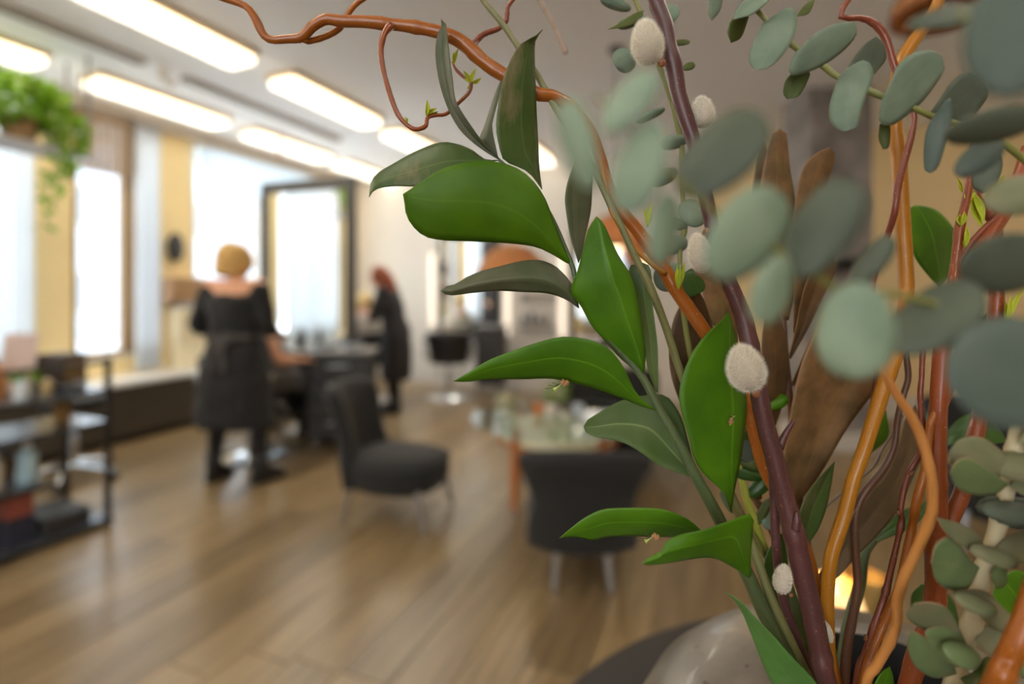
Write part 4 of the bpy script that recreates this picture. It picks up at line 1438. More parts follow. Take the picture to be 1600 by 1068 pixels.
mb.loft([ring(V3(0, -0.04, 0.36), 0.19, 0.16), ring(V3(0, -0.04, 0.62), 0.20, 0.165), ring(V3(0, -0.04, 0.90), 0.195, 0.15), ring(V3(0, -0.01, 1.05), 0.17, 0.13),
         ring(V3(0, 0.03, 1.21), 0.18, 0.135, J2['torso_rot']), ring(V3(0, 0.06, 1.30), 0.185, 0.12, J2['torso_rot']), ring(V3(0, 0.085, 1.355), 0.13, 0.09, J2['torso_rot'])])
for s in 'lr':
    limb(mb, [J2['sh_' + s], J2['sh_' + s].lerp(J2['el_' + s], 0.5), J2['el_' + s]], [0.072, 0.066, 0.060])
dr = mb.build('dress', mat('grey_tunic', c(46, 45, 47), 0.85, var=0.5, scale=14), w2, remesh=0.013, smooth_it=2)
hair_noise(dr, 0.012, 8, 7)
ax = MB().loft([ring(V3(0, 0.06, 1.02), 0.13, 0.10), ring(V3(0, 0.095, 1.16), 0.125, 0.10), ring(V3(0, 0.115, 1.27), 0.09, 0.09)])
ax.build('apron_bib', mat('blue_bib', c(96, 110, 134), 0.8, var=0.2), w2, angle=180)
tights(w2, J2)
shoes(w2, J2, mat('black_boots', c(22, 21, 22)))
mb = MB()
hq = J2['head_rot']
mb.ell(J2['head'] + hq @ V3(0, -0.02, 0.03), (0.088, 0.10, 0.112))
for s in (-1, 1):
    limb(mb, [J2['head'] + hq @ V3(s * 0.075, 0.03, 0.03), J2['head'] + hq @ V3(s * 0.085, -0.01, -0.09), J2['head'] + hq @ V3(s * 0.08, -0.03, -0.2)], [0.025, 0.035, 0.02])
limb(mb, [J2['head'] + hq @ V3(0, -0.08, 0.02), J2['head'] + hq @ V3(0, -0.10, -0.10), J2['head'] + hq @ V3(0, -0.10, -0.24)], [0.06, 0.07, 0.04])
hr_ = mb.build('hair', mat('red_hair', c(146, 72, 36), 0.55, var=0.4, scale=60, bump=0.5), w2, remesh=0.009, smooth_it=1)
hair_noise(hr_, 0.012, 28, 2)


# seated clients ---------------------------------------------------------
def seated(arm_r=None, arm_l=None):
    return dict(pelvis=V3(0, -0.04, 0.60), chest=V3(0, -0.05, 0.88), neck=V3(0, -0.03, 1.06), head=V3(0, 0.0, 1.18),
                sh_l=V3(-0.17, -0.04, 1.0), sh_r=V3(0.17, -0.04, 1.0), el_l=V3(-0.25, 0.0, 0.76), el_r=V3(0.27, 0.0, 0.76),
                wr_l=arm_l or V3(-0.24, 0.22, 0.765), wr_r=arm_r or V3(0.28, 0.24, 0.765), hip_l=V3(-0.09, 0.0, 0.60), hip_r=V3(0.09, 0.0, 0.60),
                kn_l=V3(-0.11, 0.42, 0.60), kn_r=V3(0.11, 0.42, 0.60), an_l=V3(-0.10, 0.50, 0.26), an_r=V3(0.10, 0.50, 0.26),
                toe_l=V3(-0.10, 0.64, 0.205), toe_r=V3(0.10, 0.64, 0.205))


def cape(r, J, m, wid=0.36, seedv=1, zh=0.56):
    mb = MB()
    mb.loft([ring(V3(0, 0.16, zh), wid, 0.42, None, 40), ring(V3(0, 0.14, zh + 0.12), wid * 0.95, 0.38, None, 40), ring(V3(0, 0.06, 0.80), wid * 0.82, 0.25, None, 40), ring(V3(0, -0.02, 0.93), 0.25, 0.165, None, 40),
             ring(V3(0, -0.035, 1.03), 0.19, 0.11, None, 40), ring(V3(0, -0.03, 1.075), 0.08, 0.075, None, 40)], cap=False)
    o = mb.build('cape', m, r, angle=180)
    for v in o.data.vertices:
        f = max(0, (0.95 - v.co.z) / 0.4)
        a = math.atan2(v.co.y - 0.1, v.co.x)
        v.co += Vector((math.cos(a), math.sin(a), 0)) * 0.025 * f * math.sin(a * 9 + seedv)
    so = o.modifiers.new('solid', 'SOLIDIFY')
    so.thickness = 0.006
    return o


J3 = seated(arm_r=V3(0.36, 0.12, 0.775))
J3['el_r'] = V3(0.29, -0.08, 0.80)
J3['hd_r'] = V3(0.6, 0.8, -0.1)
cl1 = person('seated client under a dark cape, mostly hidden by the blonde stylist', XD((390 - 800) / F * 4.15, 4.15, 0), YAW - 0.1, J3)
cape(cl1, J3, mat('dark_cape', c(70, 70, 76), 0.45, var=0.2, scale=12), 0.42, 2, 0.54)
tights(cl1, J3)
for s in 'lr':
    an, toe = J3['an_' + s], J3['toe_' + s]
    mb = MB()
    limb(mb, [an - V3(0, 0, 0.02), an.lerp(toe, 0.5), toe], [0.05, 0.046, 0.036])
    mb.build('shoe', mat('black_boots', c(22, 21, 22)), cl1, remesh=0.01, smooth_it=1)
mb = MB()
mb.ell(J3['head'] + V3(0, -0.02, 0.025), (0.09, 0.104, 0.118))
limb(mb, [J3['head'] + V3(0, -0.08, 0.0), J3['head'] + V3(0, -0.10, -0.14)], [0.07, 0.05])
hair_noise(mb.build('hair', mat('brown_hair', c(92, 66, 46), 0.55, var=0.4, scale=60), cl1, remesh=0.01, smooth_it=1), 0.012, 28, 4)

J4 = seated()
cl2 = person('pale blonde client seated under a light grey cape before the far wall', XD((567 - 800) / F * 6.32, 6.32, 0), YAW + 0.9, J4)
cape(cl2, J4, mat('light_cape', c(186, 180, 172), 0.5, var=0.15, scale=10), 0.38, 5, 0.50)
tights(cl2, J4)
for s in 'lr':
    an, toe = J4['an_' + s], J4['toe_' + s]
    mb = MB()
    limb(mb, [an - V3(0, 0, 0.02), an.lerp(toe, 0.5), toe], [0.05, 0.046, 0.036])
    mb.build('shoe', mat('black_boots', c(22, 21, 22)), cl2, remesh=0.01, smooth_it=1)
mb = MB()
mb.ell(J4['head'] + V3(0, -0.02, 0.03), (0.10, 0.11, 0.118))
for s in (-1, 1):
    limb(mb, [J4['head'] + V3(s * 0.085, 0.0, 0.03), J4['head'] + V3(s * 0.10, -0.01, -0.08)], [0.035, 0.03])
hair_noise(mb.build('hair', mat('pale_blonde_hair', c(232, 202, 140), 0.5, var=0.3, scale=60), cl2, remesh=0.01, smooth_it=1), 0.014, 28, 6)
# ------------------------------------------------------------------ round table and vase
VC = dict(x=0.225, d=0.29)
RIMZ = CAM.z - 0.235
TBZ = RIMZ - 0.33
tb = thing('round_table', 'round black table carrying the flower vase', 'table', XD(0.45, 0.40, 0))
M_TBL = mat('black_table_top', c(36, 33, 34), 0.5, var=0.1)
MB().lathe([(0.0, TBZ - 0.035), (0.486, TBZ - 0.035), (0.50, TBZ - 0.028), (0.50, TBZ - 0.006), (0.494, TBZ), (0.0, TBZ)], seg=72, cap=False).build('table_top', M_TBL, tb)
MB().lathe([(0.05, 0.03), (0.035, 0.12), (0.035, TBZ - 0.06), (0.09, TBZ - 0.034)], seg=24).build('pedestal', M_BLACK, tb)
MB().lathe([(0.27, 0), (0.27, 0.015), (0.08, 0.035), (0.03, 0.05)], seg=40).build('table_base', M_BLACK, tb)
vs_ = thing('flower_vase', 'big round mottled grey-brown glazed vase holding the branches', 'vase', XD(VC['x'], VC['d'], TBZ))
H_ = RIMZ - TBZ


def vase_mat():
    m, nt, b = nodes('vase_glaze')
    L = nt.links.new
    tc = N(nt, 'ShaderNodeTexCoord')
    nz = N(nt, 'ShaderNodeTexNoise')
    nz.inputs['Scale'].default_value = 9
    nz.inputs['Detail'].default_value = 8
    nz.inputs['Roughness'].default_value = 0.65
    L(tc.outputs['Object'], nz.inputs['Vector'])
    rp = N(nt, 'ShaderNodeValToRGB')
    e = rp.color_ramp.elements
    e[0].position, e[0].color = 0.30, c(76, 70, 64)
    e[1].position, e[1].color = 0.70, c(128, 116, 102)
    k = rp.color_ramp.elements.new(0.5)
    k.color = c(100, 92, 83)
    L(nz.outputs['Fac'], rp.inputs[0])
    mp = N(nt, 'ShaderNodeMapping')
    mp.inputs['Scale'].default_value = (1, 1, 5)
    L(tc.outputs['Object'], mp.inputs[0])
    n2 = N(nt, 'ShaderNodeTexNoise')
    n2.inputs['Scale'].default_value = 60
    n2.inputs['Detail'].default_value = 3
    L(mp.outputs[0], n2.inputs['Vector'])
    mr = N(nt, 'ShaderNodeMapRange')
    mr.inputs[1].default_value = 0.64
    mr.inputs[2].default_value = 0.70
    L(n2.outputs['Fac'], mr.inputs[0])
    mx = N(nt, 'ShaderNodeMix', data_type='RGBA')
    L(mr.outputs[0], mx.inputs[0])
    L(rp.outputs[0], mx.inputs[6])
    mx.inputs[7].default_value = c(60, 50, 44)
    L(mx.outputs[2], b.inputs['Base Color'])
    b.inputs['Roughness'].default_value = 0.32
    b.inputs['Coat Weight'].default_value = 0.15
    bp = N(nt, 'ShaderNodeBump')
    bp.inputs['Strength'].default_value = 0.15
    bp.inputs['Distance'].default_value = 0.002
    L(n2.outputs['Fac'], bp.inputs['Height'])
    L(bp.outputs['Normal'], b.inputs['Normal'])
    return m


prof = [(0.085, 0.0), (0.10, 0.008), (0.135, H_ - 0.22), (0.164, H_ - 0.13), (0.166, H_ - 0.095), (0.159, H_ - 0.062), (0.147, H_ - 0.038),
        (0.128, H_ - 0.019), (0.104, H_ - 0.008), (0.086, H_ - 0.003), (0.077, H_), (0.071, H_ + 0.001), (0.067, H_ - 0.003)]
MB().lathe(prof, seg=64, cap=False).build('vase_body', vase_mat(), vs_, angle=180)
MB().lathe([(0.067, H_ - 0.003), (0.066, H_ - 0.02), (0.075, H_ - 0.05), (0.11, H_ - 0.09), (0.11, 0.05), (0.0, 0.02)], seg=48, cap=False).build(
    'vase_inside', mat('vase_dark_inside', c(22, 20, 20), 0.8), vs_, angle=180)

# lit tealight holder and gold votive at the far side of the table
tlh = thing('tealight_holder', 'lit frosted amber tealight bowl on the round black table behind the stems', 'candle holder', XD((1300 - 800) / F * 0.80, 0.80, TBZ))
MB().lathe([(0.03, 0.0), (0.03, 0.006), (0.008, 0.012), (0.007, 0.048), (0.016, 0.056)], seg=24).build('foot', M_BROWNFRAME, tlh)
MB().lathe([(0.016, 0.054), (0.040, 0.066), (0.046, 0.086), (0.040, 0.104), (0.034, 0.108), (0.036, 0.104), (0.042, 0.086), (0.036, 0.068), (0.0, 0.060)], seg=32, cap=False).build(
    'bowl', mat('amber_frost', c(250, 200, 130), 0.5, emit=(1, 0.66, 0.30, 1), estr=0.55, var=0.05), tlh, angle=180)
MB().ell((0, 0, 0.094), (0.006, 0.006, 0.016)).build('flame', mat('flame', c(255, 230, 160), 0.5, emit=(1, 0.8, 0.4, 1), estr=20, var=0), tlh)
MB().lathe([(0.018, 0.060), (0.018, 0.078)], seg=16).build('candle', M_WHITE, tlh)
gvh = thing('gold_votive', 'gold glass votive beside the amber tealight bowl', 'candle holder', XD((1352 - 800) / F * 0.79, 0.79, TBZ))
MB().lathe([(0.024, 0.0), (0.028, 0.01), (0.031, 0.125), (0.028, 0.127), (0.024, 0.012), (0.0, 0.008)], seg=24, cap=False).build(
    'votive_glass', mat('gold_glass', c(214, 178, 110), 0.2, 0.6, var=0.4, scale=60), gvh)

# ------------------------------------------------------------------ plant builders
VASE_CENTRE = XD(VC['x'], VC['d'], RIMZ - 0.10)


def depths(D, n):
    if not hasattr(D, '__len__'):
        return [D] * n
    out = []
    for i in range(n):
        t = i / (n - 1) * (len(D) - 1)
        k = min(int(t), len(D) - 2)
        out.append(lerp(D[k], D[k + 1], t - k))
    return out


def stem(root, name, pts, D, dia, m, n=None, seg=12, wob=0.0, label=None, parent=None, into_vase=False, nodes_at=(), node_amt=0.25, sd=0):
    """pts: (px,py) along the stem; D depth(s) in m; dia: pixel diameter(s) at those depths"""
    k = len(pts)
    n = n or max(16, k * 5)
    dd = depths(D, k)
    P = [W(p[0], p[1], d) for p, d in zip(pts, dd)]
    dl = depths(dia, k)
    rad = [dl[i] / 2 / F * dd[i] for i in range(k)]
    if into_vase:
        # run on in the stem's own direction, down through the mouth of the vase
        t_ = (P[-1] - P[-2]).normalized()
        t_ = (t_ + Vector((0, 0, -0.6))).normalized()
        a = P[-1] + t_ * max(0.02, (P[-1].z - (RIMZ - 0.03)) / max(0.25, -t_.z))
        ax_ = XD(VC['x'], VC['d'], 0)
        h = Vector((a.x - ax_.x, a.y - ax_.y, 0))
        if h.length > 0.05:
            h *= 0.05 / h.length
        P.append(Vector((ax_.x + h.x, ax_.y + h.y, RIMZ - 0.03)))
        rad.append(rad[-1])
    C_ = catmull(P, n)
    # radius interpolated along arc length of control points
    cum = [0]
    for i in range(1, len(P)):
        cum.append(cum[-1] + (P[i] - P[i - 1]).length)
    R = []
    for i in range(n):
        s = cum[-1] * i / (n - 1)
        j = 0
        while j < len(cum) - 2 and cum[j + 1] < s:
            j += 1
        t = (s - cum[j]) / (cum[j + 1] - cum[j] or 1e-9)
        r = lerp(rad[j], rad[j + 1], min(1, max(0, t)))
        r *= 1 + wob * noise.noise(Vector((i * 0.5, sd, 1.7)))
        for q in nodes_at:
            r *= 1 + node_amt * math.exp(-((i / (n - 1) - q) * n / 0.9) ** 2)
        R.append(r)
    mb = MB(root.location)
    mb.tube(C_, R, seg)
    return mb.build(name, m, parent or root, angle=180, label=label)


def resample2(poly, n):
    return [(p.x, p.y) for p in catmull([(a, b, 0) for a, b in poly], n)]


def pleaf(root, name, L_, R_, D, m, tilt=(0.0, 0.0), fold=0.0, cup=0.0, mid=0.5, n=24, mseg=10, thick=0.00035, label=None, parent=None, wave=0.0, tip=True):
    """leaf blade between two edge lines (base -> tip), curved in depth"""
    A, B = resample2(L_, n), resample2(R_, n)
    dd = depths(D, n)
    mb = MB(root.location)
    uv = []
    vs, fs = [], []
    for i in range(n):
        t = i / (n - 1)
        prof_ = math.sin(PI * min(1, max(0.0, t))) ** 0.6
        for j in range(mseg + 1):
            s = j / mseg
            px, py = lerp(A[i][0], B[i][0], s), lerp(A[i][1], B[i][1], s)
            u = 0.5 * s / mid if s < mid else 0.5 + 0.5 * (s - mid) / (1 - mid)
            d = dd[i] + prof_ * (lerp(tilt[0], tilt[1], s) + fold * (1 - abs(2 * u - 1)) + cup * math.sin(PI * s)
                                 + wave * math.sin(t * 9 + s * 3))
            # fine relief along the midrib
            d += prof_ * 0.00035 * math.exp(-((u - 0.5) / 0.035) ** 2)
            vs.append(W(px, py, d))
            uv.append((u, t))
    for i in range(n - 1):
        for j in range(mseg):
            a = i * (mseg + 1) + j
            fs.append((a, a + 1, a + mseg + 2, a + mseg + 1))
    mb.add(vs, fs)
    mb.uv = uv
    o = mb.build(name, m, parent or root, angle=180, label=label)
    so = o.modifiers.new('solid', 'SOLIDIFY')
    so.thickness = thick
    so.offset = 0
    return o


def oval(cx, cy, length, width, ang, D, bend=0.0, egg=0.0, point=0.0):
    """edges of an oval leaf: centre, size in px, direction of the tip in degrees (0 = right, 90 = up)"""
    a = math.radians(ang)
    ux, uy = math.cos(a), -math.sin(a)
    vx, vy = -uy, ux
    Ls, Rs = [], []
    for i in range(13):
        t = i / 12
        th = PI * (1 - t)
        x = math.cos(th) * length / 2
        w = math.sin(th) ** (0.85 + point * t) * width / 2 * (1 + egg * math.cos(th))
        b = bend * math.sin(th)
        Ls.append((cx + ux * x + vx * (b - w), cy + uy * x + vy * (b - w)))
        Rs.append((cx + ux * x + vx * (b + w), cy + uy * x + vy * (b + w)))
    return Ls, Rs


def root_at(name, label, cat='branch', group=None):
    return thing(name, label, cat, VASE_CENTRE, 0, group)


# materials of the bouquet
G_LEAF = leaf_mat('ruscus_leaf', c(80, 123, 13), c(64, 106, 12), c(130, 182, 38), 0.44, 0.22, spec=0.32, vein=0.35, mottle=40)
G_BRIGHT = leaf_mat('ruscus_leaf_bright', c(84, 121, 8), c(68, 105, 8), c(110, 150, 29), 0.46, 0.3, spec=0.28, vein=0.25, mottle=35)
G_DUSK = leaf_mat('ruscus_leaf_dusky', c(73, 91, 41), c(58, 81, 30), c(112, 127, 76), 0.46, 0.2, spec=0.35, vein=0.4, mottle=50, tan=c(120, 108, 78), tan_amount=0.5)
G_PALE = leaf_mat('ruscus_leaf_pale', c(89, 105, 67), c(77, 98, 45), c(144, 155, 95), 0.44, 0.2, spec=0.4, vein=0.6, mottle=40)
G_GREY = leaf_mat('ruscus_leaf_grey', c(95, 95, 72), c(76, 83, 55), c(123, 123, 95), 0.48, 0.2, spec=0.4, vein=0.3, mottle=60)
G_DARK = leaf_mat('ruscus_leaf_dark', c(56, 88, 28), c(46, 76, 22), c(80, 112, 44), 0.4, 0.2, vein=0.3)
G_STEM = bark_mat('ruscus_stem', c(65, 78, 46), c(82, 95, 60), c(102, 114, 82), 0.4)
STRAW = bark_mat('straw_stem', c(92, 95, 51), c(123, 116, 75), c(66, 59, 38), 0.5)
EUC = leaf_mat('eucalyptus_leaf', c(126, 140, 120), c(108, 124, 106), c(140, 148, 128), 0.55, 0.2, vein=0.25, mottle=70, spec=0.3)
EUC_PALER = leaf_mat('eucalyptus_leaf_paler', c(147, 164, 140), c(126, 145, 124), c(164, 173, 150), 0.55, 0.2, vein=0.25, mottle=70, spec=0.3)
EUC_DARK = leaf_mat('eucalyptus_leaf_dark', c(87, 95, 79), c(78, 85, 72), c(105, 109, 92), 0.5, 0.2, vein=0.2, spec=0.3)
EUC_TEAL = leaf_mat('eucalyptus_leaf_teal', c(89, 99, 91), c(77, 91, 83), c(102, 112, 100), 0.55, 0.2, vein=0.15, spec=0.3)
EUC_OLIVE = leaf_mat('eucalyptus_leaf_olive', c(82, 90, 41), c(71, 82, 37), c(102, 109, 60), 0.5, 0.25, vein=0.2, spec=0.3)
EUC_BROWN = leaf_mat('eucalyptus_leaf_brownish', c(128, 124, 96), c(111, 117, 84), c(139, 138, 106), 0.5, 0.25, rim=c(164, 130, 100), vein=0.2, spec=0.3)
EUC_GREEN = leaf_mat('eucalyptus_leaf_green', c(118, 133, 88), c(102, 121, 81), c(134, 144, 100), 0.5, 0.25, rim=c(155, 125, 94), vein=0.2, spec=0.3)
EUC_STEM = bark_mat('eucalyptus_stem', c(128, 124, 60), c(102, 105, 53), c(150, 141, 82), 0.5)
EUC_PALE = bark_mat('eucalyptus_pale_stem', c(190, 177, 147), c(175, 162, 127), c(204, 193, 175), 0.6)
BROWN = leaf_mat('dry_brown_leaf', c(139, 103, 66), c(101, 76, 46), c(147, 121, 59), 0.5, 0.2, vein=0.4, mottle=80, rim=c(153, 110, 69), tan=c(115, 110, 51), tan_amount=0.12)
BROWN_D = leaf_mat('dry_brown_leaf_dark', c(110, 78, 46), c(80, 58, 34), c(126, 98, 56), 0.5, 0.2, vein=0.3, mottle=80, rim=c(140, 98, 56))
BROWN_G = leaf_mat('dry_grey_leaf', c(130, 107, 79), c(115, 96, 71), c(150, 128, 89), 0.55, 0.2, vein=0.4, mottle=80, rim=c(147, 114, 79))
WIL = bark_mat('willow_orange', c(129, 66, 20), c(158, 90, 26), c(197, 156, 110), 0.29, 0.42)
WIL_Y = bark_mat('willow_golden', c(148, 91, 17), c(165, 108, 24), c(186, 151, 101), 0.33, 0.42)
WIL_R = bark_mat('willow_red', c(119, 55, 28), c(138, 69, 31), c(184, 138, 103), 0.31, 0.42)
WIL_C = bark_mat('willow_crimson', c(110, 50, 36), c(126, 65, 43), c(180, 126, 99), 0.3, 0.5)
WIL_D = bark_mat('willow_dark', c(86, 58, 42), c(104, 66, 46), c(150, 110, 80), 0.4)
WIL_T = bark_mat('willow_tan', c(174, 110, 53), c(182, 124, 65), c(191, 146, 95), 0.35)
PURP = bark_mat('pussy_willow_bark', c(62, 40, 41), c(89, 48, 46), c(143, 95, 60), 0.38, 0.45, amount=0.70)
SHOOT = leaf_mat('young_shoot', c(214, 218, 66), c(186, 200, 56), c(220, 224, 100), 0.45, 0.4, vein=0.0)
FUR = mat('catkin_fur', c(240, 232, 216), 0.95, var=0.08, scale=90, sheen=0.6)
FUR_CORE = mat('catkin_core', c(176, 164, 148), 0.95, var=0.1, scale=90)
SCALE_M = mat('bud_scale', c(128, 78, 48), 0.6, var=0.2, scale=200)
# ------------------------------------------------------------------ ruscus branch in focus
ru = root_at('ruscus_branch', 'green leafy ruscus branch in sharp focus arching left out of the vase')
stem(ru, 'stem', [(779, 249), (846, 312), (893, 412), (907, 468), (950, 528), (1000, 583), (1031, 641), (1057, 684), (1085, 740), (1107, 779), (1140, 843), (1172, 906), (1191, 950), (1222, 1010)],
     [0.256, 0.256, 0.256, 0.257, 0.258, 0.257, 0.256, 0.255, 0.255, 0.257, 0.26, 0.26, 0.258, 0.256], [5, 6, 8, 9, 10, 12, 14, 15, 17, 19, 20, 21, 23, 24], G_STEM, n=70, wob=0.1, into_vase=(-0.02, -0.03))
pleaf(ru, 'leaf', [(895, 415), (889, 413), (863, 397), (835, 385), (796, 380), (740, 377), (692, 375), (664, 369), (644, 352), (634, 332), (632, 312), (630, 304)],
      [(895, 415), (877, 380), (865, 346), (852, 310), (830, 279), (802, 260), (768, 252), (729, 253), (692, 263), (664, 279), (644, 294), (630, 303)],
      [0.256, 0.25, 0.247, 0.246], G_BRIGHT, tilt=(0.006, -0.004), cup=-0.004, label='broad rounded bright green leaf')
pleaf(ru, 'leaf', [(779, 250), (758, 258), (735, 272), (700, 284), (660, 291), (630, 291), (616, 291), (597, 293), (584, 298), (577, 308)],
      [(779, 250), (758, 249), (740, 236), (720, 227), (698, 222), (678, 225), (650, 236), (616, 255), (591, 270), (580, 284), (577, 308)],
      [0.258, 0.262, 0.262], G_DUSK, tilt=(-0.005, 0.007), cup=-0.004)
pleaf(ru, 'leaf', [(780, 250), (757, 236), (728, 213), (709, 188), (695, 157), (686, 126), (681, 93), (681, 70), (684, 53), (690, 42), (689, 30)],
      [(780, 247), (757, 225), (734, 194), (716, 166), (710, 149), (707, 124), (703, 93), (700, 67), (698, 51), (698, 40), (689, 30)],
      [0.257, 0.253, 0.25, 0.25], G_GREY, tilt=(0.005, -0.006), fold=0.004, label='narrow curled greyish leaf')
pleaf(ru, 'leaf', [(779, 249), (762, 230), (749, 219), (757, 197), (768, 163), (776, 140), (786, 120)],
      [(779, 249), (776, 236), (769, 200), (771, 183), (778, 157), (783, 135), (786, 120)], [0.258, 0.264, 0.266], G_GREY, tilt=(0.004, -0.004), fold=-0.002)
pleaf(ru, 'leaf', [(847, 296), (827, 270), (804, 258), (787, 250), (779, 225), (775, 197), (778, 169), (783, 135), (793, 104), (804, 81), (818, 65), (834, 58), (848, 46)],
      [(847, 296), (843, 267), (841, 225), (838, 169), (836, 112), (835, 79), (837, 62), (848, 46)],
      [0.257, 0.252, 0.248, 0.248], G_DUSK, tilt=(-0.006, 0.006), fold=-0.003, mid=0.62, label='upright dusky green leaf')
pleaf(ru, 'leaf', [(904, 411), (899, 395), (891, 369), (884, 326), (883, 307), (887, 284), (897, 256), (905, 232), (912, 222)],
      [(904, 411), (909, 397), (914, 369), (921, 340), (924, 318), (925, 284), (924, 256), (918, 236), (912, 222)], [0.259, 0.264, 0.266], G_GREY, tilt=(-0.004, 0.005), mid=0.3)
pleaf(ru, 'leaf', [(905, 482), (883, 467), (855, 458), (818, 456), (779, 454), (740, 457), (717, 460), (703, 461), (692, 458), (689, 454)],
      [(904, 476), (894, 445), (877, 424), (863, 413), (841, 406), (813, 408), (785, 415), (757, 422), (729, 433), (712, 444), (700, 446), (689, 454)],
      [0.259, 0.257, 0.253, 0.25], G_GREY, tilt=(-0.003, 0.002), fold=-0.007, mid=0.45, label='drooping folded grey-green leaf')
pleaf(ru, 'leaf', [(1004, 584), (990, 576), (969, 559), (945, 532), (924, 508), (906, 475), (891, 456), (903, 421), (912, 385), (919, 358), (932, 338)],
      [(1006, 584), (1008, 565), (1008, 540), (1002, 500), (993, 455), (984, 427), (967, 400), (954, 373), (943, 349), (932, 338)],
      [0.256, 0.25, 0.246, 0.247], G_LEAF, tilt=(0.008, 0.002), fold=-0.006, mid=0.72, label='tall pointed green leaf with a light midrib')
pleaf(ru, 'leaf', [(1026, 612), (1012, 575), (1005, 520), (992, 460), (982, 430), (985, 415)],
      [(1028, 612), (1028, 575), (1027, 537), (1020, 478), (1018, 430), (1010, 411), (985, 414)], [0.259, 0.264, 0.266], G_PALE, tilt=(0.004, -0.003))
pleaf(ru, 'leaf', [(1030, 642), (1003, 634), (972, 622), (933, 608), (893, 597), (860, 591), (815, 592), (764, 592), (731, 596), (709, 595)],
      [(1030, 641), (1006, 627), (989, 605), (975, 574), (955, 548), (933, 534), (905, 527), (877, 526), (849, 532), (806, 546), (764, 562), (736, 579), (709, 595)],
      [0.256, 0.25, 0.247, 0.246], G_LEAF, tilt=(0.004, -0.005), cup=-0.003, label='long pointed green leaf reaching left')
pleaf(ru, 'leaf', [(1090, 750), (1083, 746), (1057, 737), (1029, 726), (1000, 706), (978, 693), (953, 686), (930, 682), (916, 675), (912, 666)],
      [(1090, 750), (1078, 700), (1066, 655), (1050, 627), (1035, 616), (1010, 617), (985, 622), (967, 627), (936, 644), (916, 657), (912, 666)],
      [0.258, 0.263, 0.266, 0.266], G_PALE, tilt=(-0.004, 0.006), fold=0.002, mid=0.4, label='pale green rounded leaf behind the stem')
pleaf(ru, 'leaf', [(1142, 800), (1130, 768), (1102, 743), (1085, 717), (1076, 681), (1067, 651), (1061, 620), (1066, 589), (1081, 552), (1104, 521), (1126, 502), (1138, 486)],
      [(1143, 798), (1147, 768), (1153, 740), (1160, 700), (1166, 650), (1166, 620), (1158, 580), (1152, 540), (1146, 510), (1138, 486)],
      [0.262, 0.262, 0.262, 0.264], G_LEAF, tilt=(-0.005, 0.006), fold=-0.004, mid=0.80, label='broad upright green leaf beside the purple stem')
pleaf(ru, 'leaf', [(1100, 836), (1085, 838), (1040, 838), (972, 837), (947, 839), (927, 844), (911, 840), (891, 838), (874, 840)],
      [(1100, 832), (1079, 813), (1057, 802), (1029, 794), (986, 793), (944, 795), (916, 807), (894, 823), (874, 840)],
      [0.248, 0.25, 0.25], G_LEAF, tilt=(0.004, -0.005), cup=-0.003)
pleaf(ru, 'leaf', [(1173, 904), (1158, 894), (1135, 880), (1113, 871), (1085, 872), (1043, 879), (1014, 882), (1003, 880)],
      [(1173, 902), (1173, 866), (1176, 830), (1174, 803), (1141, 813), (1099, 827), (1062, 835), (1040, 846), (1035, 860), (1017, 868), (1003, 880)],
      [0.258, 0.235, 0.222, 0.22], G_LEAF, tilt=(0.002, 0.0), fold=-0.004, label='twisted darker green leaf bending forward')
pleaf(ru, 'leaf', [(1300, 1140), (1250, 1100), (1208, 1068), (1189, 1029), (1175, 993), (1161, 959), (1149, 939), (1134, 925)],
      [(1305, 1136), (1285, 1080), (1260, 1049), (1236, 1024), (1211, 996), (1183, 967), (1159, 941), (1134, 925)],
      [0.245, 0.24, 0.236, 0.236], leaf_mat('ruscus_leaf_fresh', c(92, 138, 66), c(80, 126, 56), c(110, 156, 80), 0.4, 0.25, vein=0.2), tilt=(0.006, -0.006), label='pointed fresh green leaf overlapping the vase')
pleaf(ru, 'leaf', [(1240, 985), (1215, 950), (1202, 925), (1194, 890), (1199, 862), (1222, 832)], [(1242, 980), (1232, 940), (1232, 890), (1228, 855), (1222, 832)], [0.272, 0.276, 0.278], G_DARK, tilt=(-0.003, 0.003))
pleaf(ru, 'leaf', [(1262, 1060), (1240, 1015), (1226, 975), (1222, 935), (1232, 900)], [(1275, 1060), (1266, 1015), (1256, 970), (1246, 930), (1232, 900)], [0.278, 0.28, 0.28], G_PALE, tilt=(-0.003, 0.003))
pleaf(ru, 'leaf', [(1252, 860), (1246, 820), (1252, 790), (1272, 755), (1304, 721)], [(1254, 860), (1276, 830), (1290, 797), (1298, 760), (1304, 721)], [0.274, 0.276, 0.276], G_DUSK, tilt=(-0.004, 0.004), fold=0.003, label='pointed leaf with brown scorch marks')
# tiny withered flowers hanging under three leaves
WITH = mat('withered_flower', c(168, 122, 84), 0.8, var=0.3, scale=300)
GBUD = mat('green_bud', c(168, 184, 92), 0.5)


